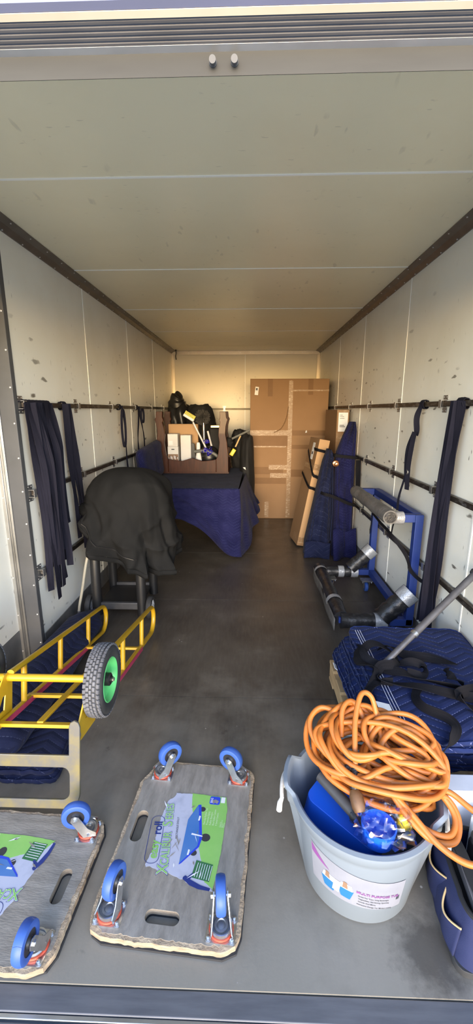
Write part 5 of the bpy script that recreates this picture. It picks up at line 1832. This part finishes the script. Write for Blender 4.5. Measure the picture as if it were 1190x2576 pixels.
child_world('care_tag', MB().box((0.452, 1.955, 0.215), (0.03, 0.05, 0.003), Matrix.Rotation(0.7, 3, 'Y')), 'paper', third_bl)
child_world('care_tag', MB().box((0.470, 1.925, 0.222), (0.03, 0.03, 0.003), Matrix.Rotation(0.7, 3, 'Y')), 'print_royal', third_bl)
for k in range(3):
    child_world('stitch_band', MB().tube([(0.556 + 0.012 * k, 1.31 + 0.04 * j, ZTOP + 0.003 + 0.001 * math.sin(j)) for j in range(19)], 0.0016, 5), 'print_pale', top_bl)
child_world('care_tag', MB().box((0.522, 1.42, ZTOP + 0.012), (0.055, 0.06, 0.002), Matrix.Rotation(0.25, 3, 'Y')), 'paper', top_bl)
child_world('care_tag', MB().box((0.478, 1.405, ZTOP - 0.005), (0.04, 0.05, 0.002), Matrix.Rotation(-0.5, 3, 'Y')), 'print_pale', top_bl)

# tangled black webbing on the stack
tg = thing('tangled_strap', 'tangled black webbing strap lying on the topmost blanket', 'strap', (0, 0, 0))
zt = ZTOP + 0.010
runs = [
    ([(0.545, 1.83, zt), (0.515, 1.78, zt + 0.035), (0.53, 1.70, zt + 0.03), (0.60, 1.66, zt + 0.012), (0.66, 1.62, zt + 0.022), (0.72, 1.60, zt + 0.008), (0.80, 1.56, zt + 0.015), (0.90, 1.535, zt + 0.008), (1.05, 1.53, zt + 0.01)], 0.042, 0),
    ([(0.50, 1.70, zt), (0.54, 1.78, zt + 0.045), (0.60, 1.80, zt + 0.05), (0.66, 1.74, zt + 0.03), (0.64, 1.67, zt + 0.03), (0.57, 1.64, zt + 0.04), (0.54, 1.58, zt + 0.02), (0.60, 1.555, zt + 0.014), (0.70, 1.53, zt + 0.02), (0.82, 1.50, zt + 0.01), (0.95, 1.45, zt + 0.02), (1.05, 1.46, zt + 0.01)], 0.040, 1),
    ([(0.63, 1.84, zt), (0.65, 1.80, zt + 0.04), (0.72, 1.78, zt + 0.01), (0.82, 1.76, zt + 0.008), (0.93, 1.71, zt + 0.008)], 0.042, 2),
    ([(0.66, 1.70, zt + 0.01), (0.72, 1.69, zt + 0.03), (0.76, 1.66, zt + 0.025), (0.74, 1.62, zt + 0.01), (0.68, 1.63, zt + 0.02)], 0.036, 3),
    ([(0.505, 1.80, zt + 0.02), (0.49, 1.70, zt + 0.02), (0.545, 1.62, zt + 0.04), (0.50, 1.55, zt + 0.005), (0.46, 1.50, zt - 0.05), (0.445, 1.45, zt - 0.14)], 0.036, 4),
    ([(0.60, 1.57, zt + 0.012), (0.53, 1.56, zt + 0.015), (0.475, 1.49, zt + 0.002), (0.45, 1.44, zt - 0.06)], 0.034, 5),
    ([(0.70, 1.55, zt + 0.01), (0.66, 1.48, zt + 0.008), (0.67, 1.42, zt + 0.008), (0.73, 1.36, zt + 0.012), (0.74, 1.31, zt + 0.01), (0.70, 1.26, zt + 0.0), (0.66, 1.235, zt - 0.03)], 0.034, 6),
    ([(0.88, 1.55, zt + 0.02), (0.84, 1.60, zt + 0.03), (0.86, 1.65, zt + 0.01)], 0.036, 7),
    ([(0.92, 1.52, zt + 0.025), (0.82, 1.47, zt + 0.03), (0.86, 1.41, zt + 0.012), (0.95, 1.40, zt + 0.02), (1.03, 1.43, zt + 0.02)], 0.042, 8),
]
for pts, w_, k in runs:
    obj('band', MB().ribbon(smooth_path(pts, 8), (0.2, 1, 0) if k in (0, 1, 2, 3, 7, 8) else (1, 0.3, 0.15), w_, 0.003, twist=(lambda f, k=k: 0.9 * math.sin(k * 2 + 6 * f))), 'webbing_black', tg, smooth=60)

# load bar lying across to the wall
lb_ = thing('load_bar', 'grey telescopic load bar slanting from the blankets up to the right wall', 'load bar', (0, 0, 0))
p0, p1 = Vector((0.602, 1.685, ZTOP + 0.035)), Vector((1.098, 1.965, 0.735))
obj('outer_tube', MB().tube([p0 + (p1 - p0) * 0.30, p1 - (p1 - p0) * 0.02], 0.0165, 16), 'bar_grey', lb_)
obj('inner_tube', MB().tube([p0, p0 + (p1 - p0) * 0.32], 0.0135, 16), 'bar_grey', lb_)
obj('collar', MB().tube([p0 + (p1 - p0) * 0.29, p0 + (p1 - p0) * 0.315], 0.0185, 16), 'zinc', lb_)
obj('foot_pad', MB().tube([p1 - (p1 - p0) * 0.02, p1], [0.024, 0.026], 16), 'black_rubber', lb_)

# white box behind the tool bag
wbx = carton('foam_box', 'white foam box wedged between the blanket stack and the tool bag', 0.675, 1.06, 1.185, 1.255, 0.0, 0.245, 'foam_white', lid=False)
obj('lid', MB().bx(-0.193, 0.193, -0.036, 0.036, 0.2412, 0.262), 'foam_white', wbx, bevel=0.004)
sp = thing('white_tray', 'small white plastic piece standing behind the tub rim, beside the pallet', 'tray', (0.415, 1.425, 0.0))
obj('panel', MB().plate(rrect(-0.055, 0.055, 0.0, 0.345, 0.02), [], -0.006, 0.006, lambda p: Vector((p.x, 0.10 * p.y + p.z, p.y))), 'white_plastic', sp, bevel=0.003)
obj('rim', MB().tube([(-0.055, 0.0, 0.0), (-0.055, 0.033, 0.33), (0.055, 0.033, 0.33), (0.055, 0.0, 0.0)], 0.008, 8), 'white_plastic', sp)

# ------------------------------------------------------------------ white tub
TC = Vector((0.365, 1.13, 0))
RB, RT, HT = 0.172, 0.213, 0.32
tu = thing('plastic_tub', 'white round multi purpose tub with rope handles', 'tub', TC)


def tub_wall(u, v):
    a = 2 * PI * u
    # profile: outside bottom -> rim -> inside bottom
    P = [(0.0, 0.0), (RB - 0.012, 0.0), (RB, 0.012), (RB + (RT - RB) * 0.80, HT * 0.80), (RT - 0.003, HT - 0.045), (RT + 0.002, HT - 0.040), (RT + 0.004, HT - 0.012), (RT + 0.013, HT - 0.008), (RT + 0.014, HT), (RT + 0.002, HT + 0.003), (RT - 0.006, HT - 0.004), (RT - 0.010, HT - 0.05), (RB + (RT - RB) * 0.8 - 0.008, HT * 0.8), (RB - 0.006, 0.02), (0.0, 0.014)]
    r, z = P[int(round(v * (len(P) - 1)))]
    bul = 0.0
    for c in (math.radians(180 - 12), math.radians(-12)):
        d = abs((a - c + PI) % (2 * PI) - PI)
        bul = max(bul, smst(0.36 - d, 0.0, 0.10))
    if z > 0.09 and r > 0.1:
        r += 0.022 * bul * smst(z, 0.09, 0.11)
        z += 0.020 * bul * smst(z, HT - 0.05, HT - 0.01)
    return (r * math.cos(a), r * math.sin(a), z)


obj('shell', MB().grid(tub_wall, 96, 14, True), 'tub_white', tu, smooth=50)
for c in (math.radians(168), math.radians(-12)):
    ca, sa = math.cos(c), math.sin(c)
    rr = RT + 0.040
    pts = [(rr * math.cos(c + q) - 0.006 * 0, rr * math.sin(c + q), HT - 0.02 + 0.012 * math.cos(q / 0.2 * PI / 2) - 0.02) for q in [-0.22 + 0.44 * k / 10 for k in range(11)]]
    hr = obj('rope_handle', MB().tube(pts, 0.0065, 10), 'rope', tu)
    en = Vector(pts[0]) if ca < 0 else Vector(pts[-1])
    for e_, L in ((Vector(pts[0]), 0.045), (Vector(pts[-1]), 0.03)):
        kn_ = MB().tube([e_, e_ + Vector((ca * 0.006, sa * 0.006, -0.02)), e_ + Vector((ca * 0.008, sa * 0.008, -0.02 - L))], [0.006, 0.0085, 0.0095], 10)
        obj('knot', kn_, 'rope', hr)

# curved paper label with its printing
TS = (RT - RB) / HT


def on_tub(a_deg, z, off):
    a = math.radians(a_deg)
    r = RB + (RT - RB) * (z / HT) + off
    return (r * math.cos(a), r * math.sin(a), z)


def tub_patch(name, poly, material, off, par, step=3.0):
    """poly: (deg, z) outline mapped onto the tub's side."""
    mb = MB()
    a0, a1 = min(p[0] for p in poly), max(p[0] for p in poly)
    k = len(poly)
    # fan in fine columns for quads and triangles
    if k == 4:
        n = max(1, int((a1 - a0) / step))
        for i in range(n):
            f0, f1 = i / n, (i + 1) / n
            def L(f, top):
                A_, B_ = (poly[3], poly[2]) if top else (poly[0], poly[1])
                return on_tub(A_[0] + (B_[0] - A_[0]) * f, A_[1] + (B_[1] - A_[1]) * f, off)
            mb.poly([L(f0, 0), L(f1, 0), L(f1, 1), L(f0, 1)])
    else:
        mb.poly([on_tub(p[0], p[1], off) for p in poly])
    return obj(name, mb, material, par, smooth=60, fix=False)


tl = tub_patch('label', [(212, 0.100), (298, 0.078), (298, 0.188), (212, 0.245)], 'tub_label', 0.0010, tu)
tub_patch('purple_corner', [(213, 0.208), (231, 0.186), (231, 0.1870), (213, 0.242)], 'print_purple', 0.0016, tl)
for c0, c1 in ((223, 238), (239, 253)):
    tub_patch('picture_tub', [(c0 + 3, 0.112), (c1 - 3, 0.108), (c1, 0.145), (c0, 0.150)], 'teal_blue', 0.0016, tl)
    tub_patch('picture_goods', [(c0 + 1, 0.150), (c1 - 1, 0.145), (c1 - 2, 0.168), (c0 + 3, 0.172)], 'print_pale', 0.0018, tl)
    tub_patch('picture_goods', [(c0 + 4, 0.152), (c0 + 9, 0.150), (c0 + 8, 0.176), (c0 + 5, 0.178)], 'print_brown', 0.0020, tl)
tub_patch('picture_cloth', [(234, 0.120), (240, 0.118), (242, 0.165), (236, 0.168)], 'paper', 0.0022, tl)


def tub_words(txt, deg, z, size, material, bold=0.0, slope=-0.0006, off=0.0022):
    t_ = text_mb(txt, size, bold)
    r = RB + (RT - RB) * (z / HT)
    t_.v = [on_tub(deg + math.degrees(p[0] / r), z + p[1] + slope * math.degrees(p[0] / r), off) for p in t_.v]
    obj('lettering', t_, material, tl, smooth=0, fix=False)


tub_words('MULTI PURPOSE TUB', 255, 0.150, 0.0135, 'print_purple', 0.00035)
tub_words('Great For Toys, Icing Beverages', 256.5, 0.136, 0.0070, 'print_dark', 0.0001)
tub_words('Vegetables, Gardening, Sporting', 257, 0.124, 0.0070, 'print_dark', 0.0001)
tub_words('Goods And More', 257, 0.112, 0.0070, 'print_dark', 0.0001)
tub_words('Attractive Design For Modern Living', 256, 0.100, 0.0070, 'print_dark', 0.0001)
for k in range(6):
    tub_patch('bar_code', [(291.5 + 0.55 * k, 0.112), (291.8 + 0.55 * k, 0.112), (291.8 + 0.55 * k, 0.130), (291.5 + 0.55 * k, 0.130)], 'print_dark', 0.0018, tl)

# things in the tub
bx_ = thing('blue_jerrycan', 'bright blue plastic container lying in the white tub', 'container', TC)
jm = Matrix.Translation((-0.040, 0.0, 0.195)) @ Matrix.Rotation(math.radians(-38), 4, 'Z') @ Matrix.Rotation(math.radians(10), 4, 'Y')
obj('body', MB().plate(rrect(-0.125, 0.125, -0.082, 0.082, 0.03), [], -0.065, 0.065).xform(jm), 'blue_plastic', bx_, bevel=0.012)
obj('neck', MB().lathe([(0.02, 0.0), (0.02, 0.02), (0.024, 0.02), (0.024, 0.035), (0.0, 0.036)], 20, 'z', (0.09, 0.04, 0.065)).xform(jm), 'blue_plastic', bx_)
gt = thing('grey_tube', 'dark grey plastic tube end resting in the white tub', 'tube', TC)
a_, b_ = Vector((-0.125, 0.035, 0.330)), Vector((-0.030, -0.105, 0.318))
obj('shaft', MB().tube([a_, b_ - (b_ - a_) * 0.12], 0.0185, 16), 'dark_grey_plastic', gt)
obj('end_cap', MB().tube([b_ - (b_ - a_) * 0.13, b_], [0.022, 0.0225], 16), 'black_plastic', gt)


def film_fn(c, r, seed, amp):
    def fn(u, v):
        a, ph = 2 * PI * u, PI * v
        d = Vector((math.sin(ph) * math.cos(a), math.sin(ph) * math.sin(a), -math.cos(ph)))
        cell = noise.noise(d * 3.1 + Vector((seed, 0, 0)))
        k = 1 + amp * (abs(cell) * 2 - 0.5) + amp * 0.25 * (abs(noise.noise(d * 5.0 + Vector((0, seed, 0)))) - 0.2)
        return (c[0] + d.x * r[0] * k, c[1] + d.y * r[1] * k, c[2] + d.z * r[2] * k)
    return fn


pbag = thing('clear_bag', 'crinkled clear plastic bag with blue and yellow parts at the tub rim', 'bag', TC)
obj('film', MB().grid(film_fn((0.035, -0.125, 0.330), (0.085, 0.060, 0.055), 3.3, 0.30), 44, 26, True), 'clear_film', pbag, smooth=40)
obj('blue_cup', MB().lathe([(0.0, 0.0), (0.044, 0.0), (0.050, 0.05), (0.046, 0.052), (0.040, 0.006), (0.0, 0.006)], 28, 'z', (0.015, -0.135, 0.288)), 'blue_plastic', pbag)
obj('yellow_part', MB().grid(film_fn((0.100, -0.105, 0.318), (0.022, 0.018, 0.026), 1.2, 0.25), 18, 12, True), 'yellow_plastic', pbag, smooth=60)
pb2 = thing('clear_bag', 'smaller clear plastic bag under the orange cord inside the tub', 'bag', TC)
obj('film', MB().grid(film_fn((0.115, -0.01, 0.30), (0.065, 0.075, 0.040), 8.1, 0.35), 32, 20, True), 'clear_film', pb2, smooth=40)
obj('paper_slip', MB().box((0.12, -0.01, 0.30), (0.05, 0.06, 0.002), Matrix.Rotation(0.3, 3, 'Y')), 'paper', pb2)

# orange extension cord heaped over the tub
ec = thing('extension_cord', 'heaped orange extension cord spilling over the rim of the white tub', 'cord', TC)
R = random.Random(12)
pts = []
kinds = 'ABACBCABACBABCACBABCACBAC'
for k, kd in enumerate(kinds):
    if kd == 'A':
        cx, cyy, ax, ay = 0.060 + R.uniform(-0.03, 0.03), 0.020 + R.uniform(-0.04, 0.03), R.uniform(0.16, 0.215), R.uniform(0.07, 0.12)
    elif kd == 'B':
        cx, cyy, ax, ay = -0.020 + R.uniform(-0.04, 0.03), 0.060 + R.uniform(-0.03, 0.03), R.uniform(0.085, 0.125), R.uniform(0.075, 0.115)
    else:
        cx, cyy, ax, ay = 0.135 + R.uniform(-0.03, 0.03), 0.010 + R.uniform(-0.03, 0.03), R.uniform(0.095, 0.135), R.uniform(0.06, 0.10)
    cz = 0.372 + 0.0040 * k + R.uniform(-0.010, 0.014)
    tilt = R.uniform(-0.35, 0.35) - 0.18
    ph = R.uniform(-0.5, 0.5)
    sq = R.uniform(-0.3, 0.3)
    for i in range(24):
        a = 2 * PI * i / 24 + ph * math.sin(2 * PI * i / 24)
        x = ax * math.cos(a)
        y = ay * math.sin(a) * (1 + sq * math.cos(a))
        X_ = cx + x * math.cos(tilt) - y * math.sin(tilt)
        Y_ = cyy + x * math.sin(tilt) + y * math.cos(tilt)
        Z_ = cz + 0.045 * math.sin(a) * (0.6 + 0.4 * math.sin(k * 1.7)) - 0.05 * max(0, X_ - 0.12) / 0.2 + 0.014 * math.sin(3 * a + k) + (0.030 if kd != 'A' else 0.0)
        pts.append((X_, Y_, Z_))
core = smooth_path(pts, 2)
# three-point smoothing so turns flow into each other
for _ in range(9):
    core = [core[0]] + [(core[i - 1] + core[i] * 2 + core[i + 1]) / 4 for i in range(1, len(core) - 1)] + [core[-1]]
obj('coil', MB().tube(core, 0.0088, 8), 'orange_cord', ec, smooth=80)
loops = [
    [(-0.06, 0.02, 0.40), (-0.135, 0.06, 0.43), (-0.155, 0.115, 0.47), (-0.115, 0.15, 0.50), (-0.055, 0.13, 0.49), (0.0, 0.09, 0.45), (0.05, 0.05, 0.43)],
    [(-0.035, -0.045, 0.415), (-0.03, 0.0, 0.47), (-0.015, 0.07, 0.53), (0.015, 0.125, 0.575), (0.05, 0.13, 0.56), (0.065, 0.10, 0.50), (0.07, 0.06, 0.44)],
    [(-0.06, 0.06, 0.46), (-0.045, 0.12, 0.52), (-0.01, 0.14, 0.535), (0.02, 0.11, 0.50), (0.03, 0.06, 0.45)],
    [(0.10, -0.045, 0.40), (0.17, -0.075, 0.39), (0.235, -0.07, 0.365), (0.255, -0.11, 0.33), (0.225, -0.155, 0.305), (0.15, -0.165, 0.325), (0.09, -0.12, 0.365), (0.06, -0.08, 0.40)],
    [(0.12, -0.02, 0.40), (0.20, -0.05, 0.385), (0.245, -0.10, 0.34), (0.215, -0.145, 0.315), (0.14, -0.140, 0.335), (0.08, -0.09, 0.38)],
    [(0.05, -0.075, 0.41), (0.11, -0.125, 0.365), (0.17, -0.185, 0.325), (0.24, -0.225, 0.315), (0.31, -0.215, 0.34), (0.36, -0.16, 0.36), (0.44, -0.13, 0.33), (0.52, -0.14, 0.305)],
    [(-0.12, 0.01, 0.40), (-0.05, -0.035, 0.415), (0.03, -0.055, 0.41), (0.12, -0.06, 0.40), (0.20, -0.04, 0.39), (0.245, 0.0, 0.38), (0.22, 0.05, 0.40)],
    [(-0.10, -0.02, 0.39), (-0.03, -0.065, 0.405), (0.06, -0.085, 0.395), (0.16, -0.085, 0.385), (0.24, -0.055, 0.375), (0.30, -0.10, 0.355), (0.37, -0.16, 0.345)],
    [(0.02, 0.10, 0.46), (0.07, 0.14, 0.50), (0.13, 0.14, 0.48), (0.19, 0.10, 0.44), (0.235, 0.04, 0.41), (0.22, -0.02, 0.40), (0.15, -0.045, 0.41)],
]
for lp_ in loops:
    obj('loop', MB().tube(smooth_path(lp_, 9), 0.0088, 8), 'orange_cord', ec, smooth=80)
pl = obj('plug', MB().tube([(-0.045, -0.073, 0.392), (-0.042, -0.085, 0.384), (-0.038, -0.108, 0.366), (-0.036, -0.118, 0.358)], [0.012, 0.020, 0.020, 0.015], 16), 'plug_brown', ec, smooth=50)
obj('black_tape', MB().tube(smooth_path([(-0.036, -0.030, 0.428), (-0.042, -0.052, 0.415), (-0.045, -0.074, 0.394)], 4), [0.0125 + 0.002 * (i % 2) for i in range(9)], 12), 'tape_black', pl, smooth=30)
obj('tape_tail', MB().ribbon([(-0.036, -0.034, 0.432), (-0.055, -0.034, 0.436), (-0.066, -0.040, 0.430)], (0, 1, 0.3), 0.022, 0.001), 'tape_black', pl)

# ------------------------------------------------------------------ tool bag at the right edge
bg = thing('tool_bag', 'navy canvas tool bag with black pockets at the right edge', 'tool bag', (0.575, 0.85, 0), math.radians(-6))
BW, BL, BH = 0.30, 0.31, 0.17


def bag_shell(u, v):
    a = 2 * PI * u
    c, s_ = math.cos(a), math.sin(a)
    x = BW / 2 + math.copysign(abs(c) ** 0.35, c) * BW / 2
    y = BL / 2 + math.copysign(abs(s_) ** 0.35, s_) * BL / 2
    z = BH * v
    k = 0.008 * fbm((x * 9, y * 9, z * 7), 1.0, 3) + 0.010 * math.sin(v * PI)
    x += c * k - (0.02 * v if c < 0 else -0.02 * v)*(-1 if c < 0 else 1)*0
    x += 0.018 * v * (1 if c < 0 else -1)
    return (x, y + s_ * k + 0.012 * v * (1 if s_ < 0 else -1), z)


obj('canvas_body', MB().grid(bag_shell, 72, 20, True), 'bag_navy', bg, smooth=50, solid=0.008)
obj('base', MB().plate(rrect(-0.004, BW + 0.004, -0.004, BL + 0.004, 0.035), [], 0.0, 0.022), 'black_rubber', bg, bevel=0.004)
obj('rim_binding', MB().tube([bag_shell(i / 72, 1.0) for i in range(72)], 0.007, 8, closed=True), 'black_cloth', bg)
obj('inner_floor', MB().plate(rrect(0.02, BW - 0.02, 0.015, BL - 0.015, 0.03), [], 0.065, 0.07), 'black_cloth', bg)
# outside pockets on the left side, with tan piping
for y0, y1, z1 in ((0.03, 0.14, 0.10), (0.15, 0.275, 0.115)):
    pk = obj('pocket', MB().grid(lambda u, v, y0=y0, y1=y1, z1=z1: (-0.003 - 0.026 * math.sin(PI * u) * (0.4 + 0.6 * v) + 0.010 * v, y0 + (y1 - y0) * u, 0.022 + z1 * v - 0.02 * math.sin(PI * u) * v), 16, 10), 'bag_navy', bg, smooth=60, solid=0.004)
    obj('piping', MB().tube([(-0.004 - 0.026 * math.sin(PI * u) + 0.010, y0 + (y1 - y0) * u, 0.022 + z1 - 0.02 * math.sin(PI * u) + 0.003) for u in [k / 14 for k in range(15)]], 0.0028, 6), 'tan', pk)
# near end flap pocket
pk = obj('end_pocket', MB().grid(lambda u, v: (0.05 + 0.24 * u, -0.004 - 0.03 * math.sin(PI * u) * (0.5 + 0.5 * v), 0.022 + 0.10 * v - 0.03 * u * v), 16, 8), 'bag_navy', bg, smooth=60, solid=0.004)
obj('piping', MB().tube([(0.05 + 0.24 * u, -0.006 - 0.03 * math.sin(PI * u), 0.125 - 0.03 * u) for u in [k / 12 for k in range(13)]], 0.0028, 6), 'tan', pk)
# carrying strap folded over the near edge
obj('shoulder_pad', MB().ribbon(smooth_path([(0.075, 0.055, 0.200), (0.11, 0.0, 0.195), (0.16, -0.03, 0.165), (0.21, -0.035, 0.125), (0.25, -0.03, 0.075)], 7), (0.3, 0.8, 0.4), 0.075, 0.014), 'black_cloth', bg, smooth=60)
obj('handle_strap', MB().ribbon(smooth_path([(0.035, 0.255, 0.175), (0.045, 0.22, 0.205), (0.055, 0.14, 0.202), (0.065, 0.05, 0.185)], 7), (1, 0.15, 0.1), 0.030, 0.010), 'black_cloth', bg, smooth=60)
hk = obj('snap_hook', MB().tube([(0.105 + 0.014 * math.cos(a), 0.150 + 0.026 * math.sin(a), 0.192 + 0.004 * math.sin(a)) for a in [2 * PI * k / 20 for k in range(20)]], 0.0032, 8, closed=True), 'chrome', bg)
obj('hook_swivel', MB().tube([(0.108, 0.12, 0.192), (0.115, 0.10, 0.192), (0.120, 0.088, 0.192)], [0.006, 0.008, 0.005], 10), 'chrome', hk)
obj('hook_ring', MB().tube([(0.104 + 0.012 * math.cos(a), 0.19 + 0.012 * math.sin(a), 0.192) for a in [2 * PI * k / 16 for k in range(16)]], 0.0025, 8, closed=True), 'chrome', hk)

# things standing in the bag (bag frame -> world)
BM = Matrix.Translation((0.575, 0.85, -0.065)) @ Matrix.Rotation(math.radians(-6), 4, 'Z')


def in_bag(name, label, cat):
    o = thing(name, label, cat, (0, 0, 0))
    o.matrix_world = BM
    return o


dp = in_bag('drill_driver', 'black cordless drill with a long bit pointing up in the tool bag', 'drill')
obj('gearbox', MB().lathe([(0.022, 0.0), (0.030, 0.01), (0.030, 0.075), (0.024, 0.085), (0.0, 0.086)], 22, 'z', (0.125, 0.235, 0.17)), 'black_plastic', dp)
obj('clutch_ring', MB().lathe([(0.0262, 0.0), (0.0262, 0.018), (0.020, 0.022), (0.0, 0.022)], 22, 'z', (0.125, 0.235, 0.256)), 'dark_grey_plastic', dp)
obj('chuck', MB().lathe([(0.020, 0.0), (0.021, 0.014), (0.015, 0.024), (0.010, 0.034), (0.0, 0.034)], 14, 'z', (0.125, 0.235, 0.278)), 'zinc', dp, smooth=25)
bt = obj('bit', MB().tube([(0.125, 0.235, 0.31), (0.127, 0.238, 0.46)], 0.0042, 10), 'bar_grey', dp)
obj('bit_band', MB().tube([(0.1258, 0.2365, 0.385), (0.1262, 0.237, 0.405)], 0.0052, 10), 'yellow_plastic', bt)
obj('bit_tip', MB().tube([(0.1268, 0.2378, 0.445), (0.1272, 0.2383, 0.475)], 0.0062, 6), 'zinc', bt)
bs = in_bag('socket_case', 'black socket case with blue trim and white size numbers in the tool bag', 'case')
obj('case_body', MB().bx(0.10, 0.24, 0.06, 0.20, 0.14, 0.222), 'black_plastic', bs, bevel=0.006)
for k, y in enumerate((0.165, 0.185)):
    obj('blue_rail', MB().bx(0.102, 0.238, y, y + 0.006, 0.222, 0.228), 'teal_blue', bs, bevel=0.001)
t_ = text_mb('11 12 13', 0.016, 0.0003)
t_.xform(Matrix(((1, 0, 0, 0.112), (0, 1, 0, 0.193), (0, 0, 1, 0.2285), (0, 0, 0, 1))))
obj('lettering', t_, 'paper', bs, smooth=0, fix=False)
obj('blue_insert', MB().bx(0.13, 0.20, 0.07, 0.14, 0.2225, 0.230), 'teal_blue', bs, bevel=0.004)
for k in range(4):
    obj('socket', MB().lathe([(0.0, 0.0), (0.007, 0.0), (0.007, 0.006), (0.004, 0.006), (0.004, 0.002), (0.0, 0.002)], 12, 'z', (0.143 + 0.015 * k, 0.105, 0.230)), 'chrome', bs)
fl2 = in_bag('spirit_level', 'slim grey tool standing along the left inside of the tool bag', 'tool')
obj('blade', MB().bar((0.045, 0.05, 0.24), (0.040, 0.24, 0.262), 0.010, 0.030), 'bar_grey', fl2, bevel=0.002)
obj('grip_end', MB().bar((0.040, 0.225, 0.262), (0.039, 0.27, 0.268), 0.016, 0.034), 'black_plastic', fl2, bevel=0.004)
wp = in_bag('white_sheet', 'folded white sheet tucked upright at the back of the tool bag', 'paper')
obj('sheet', MB().grid(lambda u, v: (0.115 + 0.16 * u, 0.285 + 0.01 * math.sin(4 * u), 0.14 + 0.16 * v), 8, 6), 'paper', wp, smooth=60, solid=0.002)
obj('fold', MB().bar((0.115, 0.283, 0.30), (0.275, 0.283, 0.30), 0.006, 0.004), 'paper', wp)
